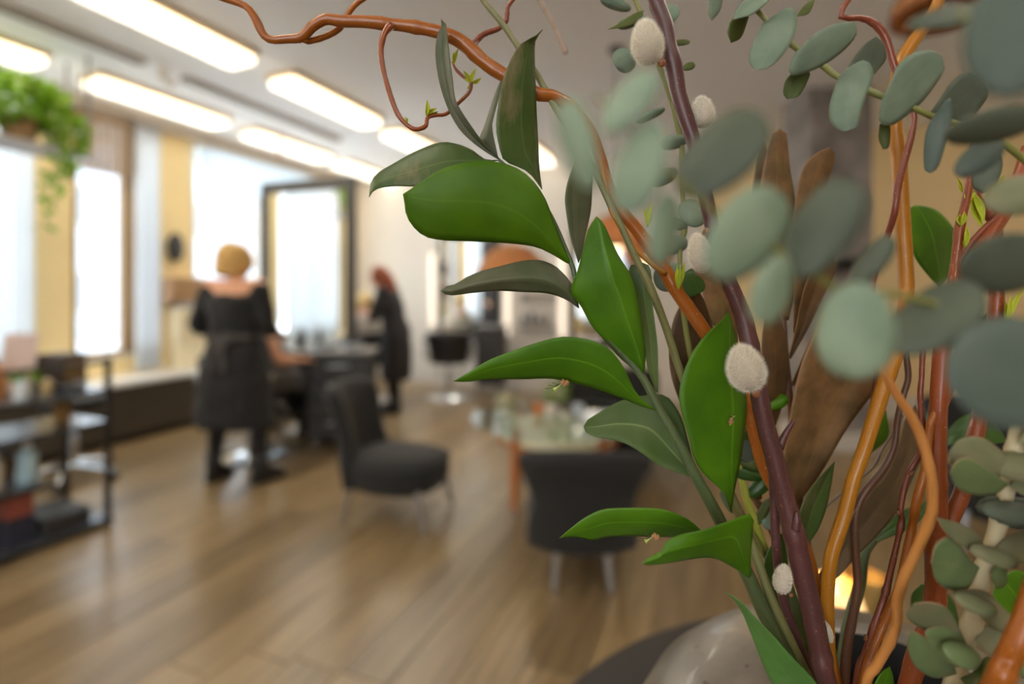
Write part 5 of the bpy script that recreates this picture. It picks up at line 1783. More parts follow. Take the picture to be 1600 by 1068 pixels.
def flower(px, py, d, dirx, diry, s=1.0):
    mb = MB(ru.location)
    a = W(px, py, d)
    b = W(px + dirx * 14 * s, py + diry * 14 * s, d - 0.001)
    pts_ = catmull([a, a.lerp(b, 0.3) - UP * 0.0006, a.lerp(b, 0.65) + UP * 0.0005, b], 14)
    mb.tube(pts_, [max(0.0003, (0.0013 + 0.0007 * math.sin(i * 2.3)) * math.sin(PI * (i + 0.6) / 15)) * s for i in range(14)], 6)
    o = mb.build('dried_flower', WITH, ru)
    e = W(px + dirx * 26 * s, py + diry * 26 * s + 6, d - 0.001)
    MB(ru.location).tube([b, b.lerp(e, 0.6) + RGT * 0.0004, e], [0.0002, 0.0003, 0.0013], 6).build('bud', GBUD, o)
    for k in range(3):
        f_ = W(px + dirx * (30 + 6 * k) * s, py + diry * 20 * s - 4 + 5 * k, d - 0.001)
        MB(ru.location).tube([b, b.lerp(f_, 0.5) - UP * 0.0006, f_], 0.00013, 4).build('thread', mat('thread_dark', c(70, 60, 50), 0.8), o)


flower(889, 596, 0.245, -0.9, 0.25)
flower(1031, 838, 0.244, -1, 0.05, 0.9)
flower(1140, 664, 0.2595, 0.3, -1.0, 0.8)

# dry straw-like stem ------------------------------------------------------
sw_ = root_at('straw_stem', 'thin dry straw-coloured stem crossing the ruscus branch')
stem(sw_, 'stem', [(745, -18), (754, 0), (785, 37), (807, 70), (838, 115), (855, 146), (872, 174), (902, 222), (927, 262), (945, 301), (959, 332), (973, 358), (993, 402), (1018, 453), (1043, 518), (1065, 586), (1120, 720), (1175, 852), (1211, 950), (1248, 1029)],
     [0.262] * 14 + [0.266, 0.268, 0.27, 0.262, 0.258, 0.256], [8, 8, 10, 10, 10, 11, 11, 11, 11, 11, 11, 11, 12, 13, 13, 13, 13, 14, 16, 17], STRAW, n=70, seg=8, wob=0.15, into_vase=(-0.015, -0.02))

# curly willow branch over the top --------------------------------------------
wb = root_at('curly_willow_branch', 'glossy orange curly willow branch arching to the upper left')
stem(wb, 'stem', [(340, -6), (380, 8), (396, 24), (410, 52), (423, 62), (448, 61), (472, 58), (489, 41), (510, 30), (532, 33), (570, 34), (611, 38), (652, 43), (692, 52), (720, 65), (739, 82), (760, 100), (785, 116),
                  (838, 146), (860, 149), (883, 160), (905, 180), (925, 212), (939, 253), (950, 290), (970, 327), (998, 362), (1026, 402), (1049, 439), (1060, 459), (1080, 487), (1102, 520), (1140, 580), (1168, 636), (1182, 692), (1196, 737), (1240, 820), (1264, 870), (1284, 960), (1300, 1030)],
     [0.262] * 20 + [0.264, 0.266, 0.268] + [0.27] * 9 + [0.272, 0.274, 0.274, 0.275, 0.276, 0.278, 0.278, 0.276],
     [11, 11, 12, 12, 12, 13, 15, 16, 17, 18, 19, 18, 19, 20, 22, 22, 22, 22, 21, 20, 19, 19, 20, 20, 20, 20, 21, 22, 23, 22, 22, 22, 21, 20, 19, 18, 17, 16, 16, 16],
     WIL, n=200, seg=14, wob=0.06, into_vase=(0.0, 0.0), nodes_at=(0.045, 0.16, 0.19, 0.247, 0.34, 0.52, 0.66), node_amt=0.16)
tw = stem(wb, 'twig', [(611, 40), (604, 47), (598, 60), (595, 82), (600, 114), (611, 152), (622, 179), (635, 194), (649, 202), (665, 197), (668, 184), (680, 180), (697, 178), (717, 160), (733, 144), (736, 130), (725, 121), (712, 108), (706, 95)],
          [0.258, 0.256, 0.254, 0.253, 0.252, 0.252, 0.252, 0.252, 0.252, 0.254, 0.256, 0.257, 0.259, 0.262, 0.265, 0.267, 0.27, 0.272, 0.274], [13, 11, 10, 9, 8, 8, 8, 7, 7, 7, 6, 6, 6, 6, 6, 6, 5, 5, 4], WIL_R, n=80, seg=8, wob=0.15)
stem(wb, 'twig', [(474, 62), (483, 64), (508, 57), (528, 46), (540, 32), (544, 22), (556, 7), (572, -4)], [0.262, 0.265, 0.268, 0.269, 0.27, 0.27, 0.27, 0.27], [9, 10, 10, 10, 9, 9, 8, 7], WIL, n=36, seg=8, wob=0.1)
stem(wb, 'twig', [(738, 72), (745, 63), (757, 53), (779, 45), (790, 34), (792, 22), (794, 10), (806, -6)], [0.264, 0.268, 0.27, 0.272, 0.272, 0.272, 0.272, 0.272], [12, 10, 9, 8, 8, 8, 7, 7], WIL_C, n=36, seg=8, wob=0.15)
stem(wb, 'twig', [(938, 250), (952, 320), (966, 350), (990, 386), (1022, 415), (1040, 428)], [0.268, 0.262, 0.262, 0.262, 0.262, 0.266], [8, 7, 7, 7, 8, 8], WIL_Y, n=24, seg=8)


def shoots(root, px, py, d, tips, m=SHOOT, w=5, parent=None):
    for k, (tx, ty) in enumerate(tips):
        mx_, my_ = (px + tx) / 2, (py + ty) / 2
        dx, dy = tx - px, ty - py
        ln = math.hypot(dx, dy) or 1
        nx, ny = -dy / ln * w / 2, dx / ln * w / 2
        bend = 2.5 * (1 if k % 2 else -1)
        pleaf(root, 'young_leaf', [(px - nx * .3, py - ny * .3), (mx_ - nx * (1 + bend * .2), my_ - ny * (1 + bend * .2)), (tx, ty)],
              [(px + nx * .3, py + ny * .3), (mx_ + nx * (1 - bend * .2), my_ + ny * (1 - bend * .2)), (tx, ty)], [d, d - 0.002 + 0.003 * (k % 3), d + 0.002 * (k - 1)], m, fold=0.001, n=8, mseg=4, thick=0.0002, parent=parent)


shoots(wb, 666, 180, 0.2545, [(667, 156), (683, 169), (685, 174), (672, 166)], w=6, parent=tw)
shoots(wb, 735, 130, 0.266, [(724, 110), (740, 112), (752, 122), (744, 106), (722, 118), (730, 140)], w=6, parent=tw)
shoots(wb, 709, 100, 0.272, [(708, 82), (716, 76)], w=6, parent=tw)
shoots(wb, 636, 193, 0.251, [(633, 182), (637, 184)], w=3, parent=tw)
shoots(wb, 1012, 355, 0.266, [(1005, 325), (1012, 320), (1018, 330), (1020, 315)], w=6)
shoots(wb, 1060, 452, 0.262, [(1059, 424), (1064, 412), (1070, 408), (1058, 415)], w=6)
# faint far twigs
ft = root_at('dry_twig', 'faint thin brown twig hanging at the top between two stems')
stem(ft, 'stem', [(838, -8), (851, 14), (861, 31), (869, 50), (877, 67), (884, 83)], 0.36, [6, 6, 6, 5, 6, 8], mat('dry_twig_bark', c(150, 126, 108), 0.7), n=30, seg=7, wob=0.3)

# ------------------------------------------------------------------ pussy willow
pw_ = root_at('pussy_willow_branch', 'straight purple pussy willow stem with furry grey catkins')
stem(pw_, 'stem', [(1018, -20), (1024, 0), (1038, 37), (1046, 79), (1053, 107), (1060, 146), (1074, 191), (1083, 219), (1096, 275), (1108, 332), (1116, 365), (1139, 439), (1153, 473), (1164, 505), (1180, 580), (1193, 651), (1208, 707), (1218, 745), (1226, 776), (1242, 838), (1254, 894), (1268, 951), (1282, 1021), (1293, 1068)],
     [0.254] * 8 + [0.252] * 6 + [0.249] * 5 + [0.248] * 5, [25, 25, 25, 26, 27, 24, 23, 22, 22, 22, 22, 23, 25, 27, 26, 27, 28, 29, 29, 31, 31, 31, 31, 30],
     PURP, n=150, seg=16, wob=0.05, into_vase=(-0.01, -0.03), nodes_at=(0.085, 0.30, 0.425, 0.64, 0.78), node_amt=0.12)


def catkin(px, py, w, h, ang, d, sd, bud=None):
    """furry catkin: core, dense fur of fine hairs, a brown bud scale"""
    rnd = random.Random(sd)
    a = math.radians(ang)
    ctr = W(px, py, d)
    ux = RGT * math.cos(a) + UP * math.sin(a)         # long axis
    vx = FWD.cross(ux).normalized()
    R = Matrix((vx, FWD, ux)).transposed()
    rw, rh = w / 2 / F * d * 0.74, h / 2 / F * d * 0.80
    mb = MB(pw_.location)

    def egg(p):
        q = p.copy()
        k = 1 - 0.18 * q.z
        q.x *= k
        q.y *= k
        return q
    mb.ell(ctr, (rw, rw, rh), 20, 14, R, egg)
    core = mb.build('catkin', FUR_CORE, pw_, angle=180)
    fm = MB(pw_.location)
    nh = int(7500 * (w * h) / (68 * 86)) + 500
    for k in range(nh):
        z = rnd.uniform(-1, 1)
        t = rnd.uniform(0, 2 * PI)
        s = math.sqrt(1 - z * z)
        p = egg(Vector((s * math.cos(t), s * math.sin(t), z)))
        base = ctr + R @ Vector((p.x * rw, p.y * rw, p.z * rh)) * 0.97
        nrm = (R @ Vector((p.x / rw, p.y / rw, p.z / rh))).normalized()
        dr_ = (nrm + ux * 0.6 + Vector((rnd.gauss(0, .22), rnd.gauss(0, .22), rnd.gauss(0, .22)))).normalized()
        ln = rw * rnd.uniform(0.18, 0.40)
        sdv = dr_.orthogonal().normalized() * 0.000045
        sdv = Matrix.Rotation(rnd.uniform(0, PI), 3, dr_) @ sdv
        fm.add([base - sdv, base + sdv, base + dr_ * ln], [(0, 1, 2)])
    stuff(fm.build('fur', FUR, core, smooth=False))
    if bud:
        b = W(bud[0], bud[1], d)
        bm = MB(pw_.location)
        bm.ell(b, (rw * 0.28, rw * 0.24, rw * 0.30), 12, 8, R)
        bm.build('bud_scale', SCALE_M, core)


catkin(1011, 67, 60, 86, 100, 0.246, 1, (1034, 98))
catkin(1097, 176, 46, 60, 95, 0.256, 2)
catkin(1093, 395, 44, 76, 100, 0.249, 3, (1104, 360))
catkin(1165, 575, 68, 88, 103, 0.240, 4, (1181, 614))
catkin(1223, 904, 33, 54, 80, 0.246, 5, (1236, 929))
catkin(1291, 985, 20, 46, 108, 0.252, 6)
stem(pw_, 'side_bud', [(1243, 828), (1245, 812), (1244, 800)], 0.243, [12, 12, 4], PURP, n=10, seg=8)
stem(pw_, 'side_twig', [(1217, 700), (1226, 680), (1240, 657)], 0.252, [14, 10, 7], PURP, n=10, seg=8)
stem(pw_, 'second_stem', [(1206, 700), (1210, 780), (1212, 840), (1222, 930), (1250, 1010)], 0.262, [14, 14, 14, 14, 14], PURP, n=24, seg=10, into_vase=(-0.01, -0.01))
# ------------------------------------------------------------------ eucalyptus spray close to the camera
e1 = root_at('eucalyptus_spray', 'blurred grey-green eucalyptus spray nearest the camera across the middle')
D1 = [0.165, 0.15, 0.142, 0.135, 0.132, 0.130, 0.130, 0.132, 0.134]
stem(e1, 'stem', [(930, 150), (985, 205), (1045, 268), (1110, 325), (1180, 375), (1225, 395), (1290, 440), (1330, 462), (1405, 460), (1500, 490), (1590, 530), (1680, 640), (1740, 860)],
     [0.115, 0.115, 0.117, 0.118, 0.119, 0.12, 0.122, 0.124, 0.13, 0.135, 0.145, 0.165, 0.19], [5, 6, 7, 8, 9, 9, 10, 10, 11, 12, 13, 16, 20], EUC_STEM, n=60, seg=10, into_vase=(0.02, 0.02))


def ov(root, cx, cy, ln, wd, ang, d, m, tilt=0.003, cup=-0.002, label=None, egg=0.1, bend=0.0):
    L_, R_ = oval(cx, cy, ln, wd, ang, d, bend, egg)
    return pleaf(root, 'leaf', L_, R_, [d + tilt * 0.5, d, d - tilt * 0.5], m, tilt=(tilt, -tilt), cup=cup, n=18, mseg=8, label=label)


ov(e1, 905, 225, 150, 56, 105, 0.0986, EUC_PALER, 0.002)
ov(e1, 985, 160, 120, 58, 50, 0.1074, EUC_PALER, 0.003)
ov(e1, 1000, 262, 150, 76, 250, 0.1074, EUC_PALER, -0.003)
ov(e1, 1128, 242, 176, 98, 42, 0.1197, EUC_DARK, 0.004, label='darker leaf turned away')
ov(e1, 1037, 358, 116, 48, 262, 0.1126, EUC_PALER, 0.003)
ov(e1, 1165, 366, 168, 104, 52, 0.1162, EUC_PALER, -0.004)
ov(e1, 1206, 452, 112, 62, 252, 0.1144, EUC_PALER, 0.003)
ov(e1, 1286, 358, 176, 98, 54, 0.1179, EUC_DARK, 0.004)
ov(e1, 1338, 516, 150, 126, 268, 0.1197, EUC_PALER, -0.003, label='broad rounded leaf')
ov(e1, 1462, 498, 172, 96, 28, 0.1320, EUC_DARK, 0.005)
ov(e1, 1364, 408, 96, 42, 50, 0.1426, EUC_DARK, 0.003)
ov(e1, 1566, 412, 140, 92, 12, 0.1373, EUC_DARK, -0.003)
ov(e1, 1572, 580, 190, 176, 340, 0.1232, EUC_TEAL, 0.004, label='broad dark bluish leaf at the picture edge')
ov(e1, 1300, 306, 60, 40, 30, 0.1320, EUC_PALER, 0.002)
e6 = root_at('eucalyptus_spray', 'very blurred teal eucalyptus spray reaching into the upper right corner')
stem(e6, 'stem', [(1500, 20), (1580, 60), (1640, 120), (1720, 230), (1800, 420), (1820, 800)], [0.115, 0.11, 0.115, 0.125, 0.15, 0.2], [10, 15, 17, 18, 19, 20], EUC_STEM, n=40, seg=10, into_vase=(0.04, 0.0))
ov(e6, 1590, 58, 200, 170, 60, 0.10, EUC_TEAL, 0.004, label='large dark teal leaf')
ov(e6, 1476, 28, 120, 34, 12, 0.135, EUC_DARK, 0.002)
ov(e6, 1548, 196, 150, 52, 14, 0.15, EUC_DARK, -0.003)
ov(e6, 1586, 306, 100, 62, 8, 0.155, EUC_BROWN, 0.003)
ov(e6, 1530, 246, 90, 44, 34, 0.165, EUC_TEAL, 0.002)

# eucalyptus spray at the upper right, nearly in focus --------------------------------
e2 = root_at('eucalyptus_spray', 'eucalyptus spray with grey-green oval leaves hanging from the top right')
stem(e2, 'stem', [(1148, -30), (1170, 0), (1192, 26), (1235, 68), (1290, 105), (1310, 122), (1365, 145), (1382, 152), (1440, 174), (1462, 184), (1510, 198), (1570, 225), (1640, 300), (1720, 480), (1760, 760)],
     [0.236, 0.234, 0.232, 0.23, 0.228, 0.226, 0.224, 0.222, 0.22, 0.22, 0.22, 0.22, 0.222, 0.23, 0.25], [7, 7, 8, 8, 9, 9, 9, 9, 9, 9, 10, 10, 11, 12, 14], EUC_STEM, n=90, seg=8, wob=0.2, into_vase=(0.035, 0.02),
     nodes_at=(0.03, 0.07, 0.11, 0.16, 0.21), node_amt=0.3)


def poly_leaf(root, pts, k, D, m, tilt=(0, 0), cup=-0.001, fold=0.0, label=None):
    """closed outline split at vertex 0 (base) and k (tip)"""
    A = pts[:k + 1]
    B = [pts[0]] + list(reversed(pts[k:]))
    return pleaf(root, 'leaf', A, B, D, m, tilt=tilt, cup=cup, fold=fold, n=20, mseg=8, label=label)


poly_leaf(e2, [(1192, 36), (1175, 70), (1170, 96), (1181, 110), (1209, 101), (1237, 65), (1246, 28), (1236, 11), (1215, 20)], 3, 0.228, EUC, (0.003, -0.003))
poly_leaf(e2, [(1244, 26), (1258, 8), (1274, -4), (1270, 10), (1262, 22)], 2, 0.236, EUC_OLIVE, (0.002, -0.002))
poly_leaf(e2, [(1146, 31), (1152, 12), (1176, -8), (1208, -14), (1200, 2), (1176, 22)], 3, 0.228, EUC, (0.003, -0.003))
poly_leaf(e2, [(1170, 26), (1158, 58), (1142, 67), (1137, 48), (1146, 28)], 2, 0.238, EUC_OLIVE, (0.002, -0.002))
poly_leaf(e2, [(1130, -6), (1124, 18), (1112, 32), (1107, 20), (1110, -8)], 2, 0.228, EUC, (0.002, -0.002))
poly_leaf(e2, [(1242, 84), (1273, 53), (1307, 37), (1334, 35), (1338, 53), (1321, 76), (1293, 98), (1262, 113), (1236, 118), (1233, 106)], 3, 0.224, EUC, (-0.003, 0.003), label='oval leaf with a pale dusty patch')
poly_leaf(e2, [(1236, 116), (1227, 128), (1224, 146), (1230, 155), (1248, 150), (1261, 128), (1264, 112)], 3, 0.234, EUC_OLIVE, (0.002, -0.002))
poly_leaf(e2, [(1309, 122), (1297, 160), (1296, 186), (1308, 202), (1321, 205), (1340, 198), (1344, 182), (1350, 158), (1364, 120), (1362, 104), (1350, 94), (1325, 106)], 4, 0.222, EUC, (0.003, -0.002))
poly_leaf(e2, [(1366, 116), (1384, 92), (1380, 68), (1368, 57), (1350, 70), (1326, 104), (1340, 112)], 3, 0.232, EUC_DARK, (0.002, -0.003))
poly_leaf(e2, [(1378, 156), (1374, 190), (1392, 196), (1420, 178), (1445, 154), (1468, 122), (1476, 104), (1470, 86), (1452, 79), (1424, 84), (1402, 104), (1390, 132)], 7, 0.216, EUC, (0.004, -0.003), label='largest oval leaf of the spray')
poly_leaf(e2, [(1375, 194), (1373, 216), (1380, 233), (1389, 228), (1390, 196)], 2, 0.228, EUC_OLIVE, (0.001, -0.001))
poly_leaf(e2, [(1456, 186), (1445, 214), (1444, 262), (1454, 270), (1466, 260), (1478, 222), (1488, 180), (1484, 152), (1470, 168)], 3, 0.212, EUC_TEAL, (0.002, -0.002))
poly_leaf(e2, [(1452, 178), (1466, 158), (1484, 132), (1508, 113), (1532, 124), (1544, 146), (1530, 170), (1510, 190), (1492, 192)], 4, 0.224, EUC_DARK, (-0.002, 0.003))
poly_leaf(e2, [(1562, 224), (1534, 230), (1521, 262), (1519, 290), (1534, 302), (1552, 294), (1566, 262)], 4, 0.222, EUC_DARK, (0.003, -0.003))
poly_leaf(e2, [(950, 46), (968, 36), (990, 22), (1006, 16), (1000, 32), (978, 42)], 3, 0.27, EUC_OLIVE, (0.001, -0.001))

# small eucalyptus sprig behind the purple stem ------------------------------------------
e3 = root_at('eucalyptus_sprig', 'thin eucalyptus sprig with small leaves directly behind the purple stem')
stem(e3, 'stem', [(985, -14), (996, 8), (1016, 60), (1038, 128), (1052, 169), (1062, 208), (1066, 240), (1067, 313), (1069, 360), (1062, 411), (1080, 560), (1140, 760), (1230, 940)],
     [0.28] * 10 + [0.284, 0.284, 0.284], [6, 6, 6, 7, 7, 8, 8, 8, 8, 8, 9, 9, 10], EUC_STEM, n=80, seg=8, wob=0.1, into_vase=(0.0, 0.02), nodes_at=(0.02, 0.1, 0.17, 0.22, 0.3, 0.36), node_amt=0.4)
for (cx, cy, ln, wd, an_, mm) in ((962, 6, 50, 20, 160, EUC), (986, 34, 46, 18, 200, EUC), (1044, 24, 40, 26, 40, EUC), (1062, 67, 32, 9, 5, EUC_OLIVE), (976, 94, 34, 40, 210, EUC),
                                  (1052, 222, 46, 22, 190, EUC), (1036, 276, 48, 26, 200, EUC), (1086, 246, 34, 22, 10, EUC), (1082, 332, 48, 42, 330, EUC), (1052, 382, 46, 30, 190, EUC),
                                  (1046, 432, 50, 44, 200, EUC), (1016, 180, 50, 14, 205, EUC), (1084, 440, 40, 60, 300, G_DARK), (1058, 350, 34, 18, 160, EUC), (1076, 104, 20, 12, 20, EUC_OLIVE)):
    ov(e3, cx, cy, ln, wd, an_, 0.278, mm, 0.002)

# stacked round eucalyptus at the lower right ----------------------------------------------
e4 = root_at('eucalyptus_branch', 'pale-stemmed eucalyptus with stacked round leaves at the lower right')
D4 = 0.205
stem(e4, 'stem', [(1612, 560), (1594, 640), (1586, 690), (1572, 770), (1555, 836), (1534, 905), (1517, 980), (1493, 1055), (1470, 1130)], [0.205, 0.205, 0.205, 0.208, 0.211, 0.213, 0.215, 0.219, 0.228], [17, 18, 19, 20, 21, 22, 22, 23, 23],
     EUC_PALE, n=60, seg=12, into_vase=(0.02, -0.01), nodes_at=(0.16, 0.27, 0.37, 0.47, 0.57, 0.68), node_amt=0.35)
poly_leaf(e4, [(1578, 722), (1560, 700), (1530, 682), (1500, 686), (1484, 704), (1484, 726), (1520, 736), (1556, 740)], 4, [0.2, 0.198, 0.196], EUC_BROWN, (0.003, -0.002))
poly_leaf(e4, [(1576, 756), (1552, 738), (1518, 716), (1496, 718), (1484, 738), (1494, 760), (1516, 772), (1552, 772)], 4, [0.2, 0.195, 0.192], EUC_GREEN, (-0.003, 0.004), label='round leaf with a yellow-green patch')
poly_leaf(e4, [(1576, 758), (1600, 730), (1640, 710), (1660, 740), (1640, 772), (1604, 776)], 3, 0.2, EUC_BROWN, (0.003, -0.002))
poly_leaf(e4, [(1590, 690), (1612, 660), (1650, 660), (1660, 690), (1630, 704)], 3, 0.198, EUC_BROWN, (0.002, -0.002))
poly_leaf(e4, [(1560, 816), (1546, 792), (1528, 800), (1524, 790), (1540, 776), (1580, 776), (1640, 786), (1660, 820), (1600, 826)], 7, 0.206, EUC_DARK, (0.003, -0.003))
poly_leaf(e4, [(1540, 866), (1530, 836), (1500, 818), (1463, 808), (1476, 830), (1500, 852), (1524, 862)], 3, [0.208, 0.204, 0.2], EUC_BROWN, (0.003, -0.003), label='narrow brownish leaf seen edge on')
poly_leaf(e4, [(1550, 862), (1576, 836), (1620, 824), (1660, 850), (1640, 874), (1590, 880)], 3, 0.206, EUC_BROWN, (0.003, -0.003))
poly_leaf(e4, [(1530, 886), (1512, 870), (1496, 846), (1480, 838), (1462, 850), (1455, 880), (1462, 906), (1484, 921), (1512, 918)], 5, [0.21, 0.204, 0.2], EUC_GREEN, (-0.002, 0.004), label='round green leaf with a reddish centre')
poly_leaf(e4, [(1548, 894), (1560, 880), (1574, 890), (1572, 912), (1556, 918)], 2, 0.206, EUC_GREEN, (0.002, -0.002))
poly_leaf(e4, [(1528, 946), (1504, 938), (1486, 924), (1500, 920), (1540, 924), (1568, 950), (1600, 980), (1620, 1010), (1580, 992), (1548, 980)], 7, [0.208, 0.204, 0.2], EUC_BROWN, (0.003, -0.003))
poly_leaf(e4, [(1510, 1004), (1478, 1000), (1446, 984), (1424, 972), (1415, 958), (1428, 943), (1454, 940), (1480, 950), (1496, 976)], 5, [0.212, 0.204, 0.198], EUC_BROWN, (0.003, -0.003))
poly_leaf(e4, [(1512, 1014), (1520, 1030), (1510, 1041), (1478, 1036), (1452, 1010), (1446, 984), (1476, 978), (1500, 990)], 4, [0.212, 0.207, 0.204], EUC_GREEN, (0.002, -0.002))
poly_leaf(e4, [(1494, 1052), (1460, 1058), (1430, 1040), (1418, 1010), (1424, 984), (1446, 996), (1466, 1020), (1490, 1040)], 4, [0.216, 0.21, 0.206], EUC_GREEN, (0.003, -0.004))
poly_leaf(e4, [(1524, 1000), (1534, 980), (1560, 972), (1580, 990), (1572, 1016), (1548, 1024)], 3, 0.21, EUC_BROWN, (0.003, -0.003))
poly_leaf(e4, [(1500, 1060), (1528, 1044), (1540, 1026), (1562, 1030), (1570, 1056), (1550, 1080), (1520, 1082)], 3, 0.206, EUC_OLIVE, (0.003, -0.003))
poly_leaf(e4, [(1590, 1000), (1606, 980), (1640, 990), (1640, 1040), (1604, 1060), (1580, 1040)], 3, 0.21, EUC_GREEN, (0.003, -0.003))

for (cx, cy, ln, wd, an_, mm) in ((1590, 728, 100, 46, 352, EUC_BROWN), (1578, 800, 92, 34, 350, EUC_DARK), (1552, 868, 80, 26, 340, EUC_BROWN), (1524, 943, 74, 28, 335, EUC_BROWN), (1502, 1022, 66, 36, 330, EUC_GREEN)):
    ov(e4, cx, cy, ln, wd, an_, 0.2, mm, 0.003)

# ------------------------------------------------------------------ dried brown leaves
bl = root_at('dried_leaf_branch', 'dried brown long-leaved branch standing behind the purple stem')
stem(bl, 'stem', [(1222, 480), (1228, 560), (1238, 660), (1246, 760), (1262, 860), (1290, 980)], [0.30, 0.3, 0.3, 0.3, 0.296, 0.292], [9, 10, 11, 12, 13, 13], WIL_D, n=40, seg=8, into_vase=(0.0, 0.02))
pleaf(bl, 'leaf', [(1226, 500), (1206, 450), (1190, 380), (1188, 300), (1196, 245), (1202, 222), (1207, 208), (1218, 201)], [(1232, 500), (1248, 420), (1246, 345), (1240, 296), (1234, 262), (1231, 230), (1228, 208), (1218, 201)], [0.298, 0.292, 0.29], BROWN, tilt=(-0.003, 0.003), fold=-0.003)
pleaf(bl, 'leaf', [(1210, 420), (1178, 330), (1180, 260), (1190, 213)], [(1214, 420), (1200, 330), (1204, 260), (1190, 213)], [0.302, 0.304, 0.304], mat('tan_leaf', c(190, 150, 112), 0.6) and BROWN_G, tilt=(-0.003, 0.003))
pleaf(bl, 'leaf', [(1240, 520), (1240, 430), (1240, 350), (1246, 290), (1258, 256), (1272, 242), (1286, 233), (1297, 230)], [(1248, 520), (1268, 420), (1284, 340), (1295, 282), (1303, 256), (1305, 240), (1297, 230)], [0.3, 0.292, 0.29], BROWN, tilt=(-0.003, 0.003), fold=-0.002)
pleaf(bl, 'leaf', [(1208, 664), (1192, 600), (1190, 540), (1196, 490), (1208, 452)], [(1212, 664), (1226, 620), (1233, 575), (1230, 538), (1220, 500), (1208, 452)], [0.29, 0.284, 0.282], BROWN_D, tilt=(-0.003, 0.004), fold=-0.003)
pleaf(bl, 'leaf', [(1238, 790), (1226, 740), (1228, 690), (1236, 640), (1250, 575), (1267, 533), (1290, 488), (1330, 455)], [(1244, 790), (1282, 740), (1309, 693), (1330, 660), (1352, 630), (1372, 600), (1370, 540), (1330, 455)],
      [0.292, 0.284, 0.28, 0.284], BROWN, tilt=(-0.006, 0.006), fold=0.006, mid=0.62, label='broadest folded brown leaf')
pleaf(bl, 'leaf', [(1232, 560), (1244, 510), (1254, 460), (1270, 420), (1300, 396)], [(1236, 560), (1264, 510), (1288, 460), (1306, 420), (1300, 396)], [0.294, 0.29, 0.288], BROWN_D, tilt=(-0.003, 0.003), fold=0.003)
pleaf(bl, 'leaf', [(1236, 600), (1262, 540), (1286, 490), (1310, 455), (1340, 430)], [(1240, 604), (1276, 560), (1304, 510), (1326, 470), (1340, 430)], [0.3, 0.298, 0.298], BROWN_G, tilt=(-0.003, 0.003), fold=0.003)
pleaf(bl, 'leaf', [(1076, 660), (1052, 600), (1045, 550), (1052, 500), (1068, 470), (1090, 450)], [(1080, 660), (1108, 600), (1116, 540), (1110, 490), (1090, 450)], [0.292, 0.29, 0.29], BROWN_D, tilt=(-0.003, 0.003), fold=-0.003)
pleaf(bl, 'leaf', [(1150, 560), (1116, 510), (1098, 460), (1085, 425), (1090, 380), (1110, 340)], [(1154, 560), (1152, 500), (1148, 440), (1138, 380), (1110, 340)], [0.284, 0.28, 0.28], BROWN, tilt=(-0.003, 0.003), fold=-0.002)
pleaf(bl, 'leaf', [(1268, 916), (1280, 896), (1296, 870), (1308, 840), (1330, 805), (1358, 768), (1384, 740), (1402, 700), (1412, 660), (1430, 632)],
      [(1270, 918), (1304, 906), (1335, 872), (1369, 838), (1402, 799), (1420, 760), (1433, 712), (1440, 668), (1430, 632)], [0.282, 0.278, 0.28, 0.284], BROWN_G, tilt=(-0.005, 0.006), fold=0.004, label='long greyish brown leaf low in the bouquet')
pleaf(bl, 'leaf', [(1180, 780), (1164, 700), (1166, 640), (1180, 600)], [(1190, 780), (1196, 700), (1196, 640), (1180, 600)], [0.296, 0.296, 0.296], BROWN_D, tilt=(-0.002, 0.002))
pleaf(bl, 'leaf', [(1222, 880), (1196, 820), (1180, 790), (1160, 760)], [(1228, 872), (1214, 830), (1196, 790), (1160, 760)], [0.296, 0.296, 0.296], BROWN, tilt=(-0.002, 0.002))

# ------------------------------------------------------------------ background green leaves
gb = root_at('ruscus_branch', 'second ruscus branch farther back, its dark green leaves among the red willow stems')
stem(gb, 'stem', [(1470, 450), (1468, 560), (1440, 700), (1380, 822), (1352, 861), (1344, 908), (1330, 960), (1320, 1010)], [0.31, 0.31, 0.31, 0.305, 0.3, 0.3, 0.298, 0.296], [7, 8, 9, 10, 14, 18, 18, 18], G_STEM, n=50, seg=8, into_vase=(0.0, 0.02))
pleaf(gb, 'leaf', [(1468, 450), (1446, 425), (1428, 398), (1421, 360), (1422, 326), (1430, 321)], [(1469, 450), (1486, 425), (1494, 390), (1490, 358), (1468, 332), (1446, 322), (1430, 321)], [0.31, 0.304, 0.302], G_LEAF, tilt=(-0.005, 0.006), fold=-0.003)
pleaf(gb, 'leaf', [(1470, 706), (1482, 696), (1510, 690), (1545, 694), (1575, 690)], [(1470, 700), (1484, 668), (1508, 648), (1540, 642), (1575, 690)], [0.304, 0.3, 0.3], G_DARK, tilt=(-0.003, 0.004))
pleaf(gb, 'leaf', [(1352, 862), (1372, 846), (1402, 834), (1430, 820), (1448, 800), (1456, 780)], [(1350, 858), (1366, 836), (1390, 812), (1414, 796), (1440, 786), (1456, 780)], [0.302, 0.3, 0.3], G_DARK, tilt=(-0.003, 0.003))
pleaf(gb, 'leaf', [(1600, 960), (1570, 962), (1552, 930), (1560, 904)], [(1610, 950), (1612, 910), (1590, 890), (1560, 904)], [0.29, 0.288, 0.288], G_LEAF, tilt=(-0.003, 0.003))
pleaf(gb, 'leaf', [(1490, 990), (1456, 980), (1428, 960), (1424, 930), (1440, 912)], [(1500, 980), (1490, 940), (1470, 920), (1440, 912)], [0.3, 0.298, 0.298], G_DARK, tilt=(-0.003, 0.003))
pleaf(gb, 'leaf', [(1372, 1110), (1366, 1075), (1376, 1052), (1390, 1041)], [(1390, 1110), (1396, 1075), (1395, 1055), (1390, 1041)], [0.23, 0.23, 0.23], G_LEAF, tilt=(-0.002, 0.002))
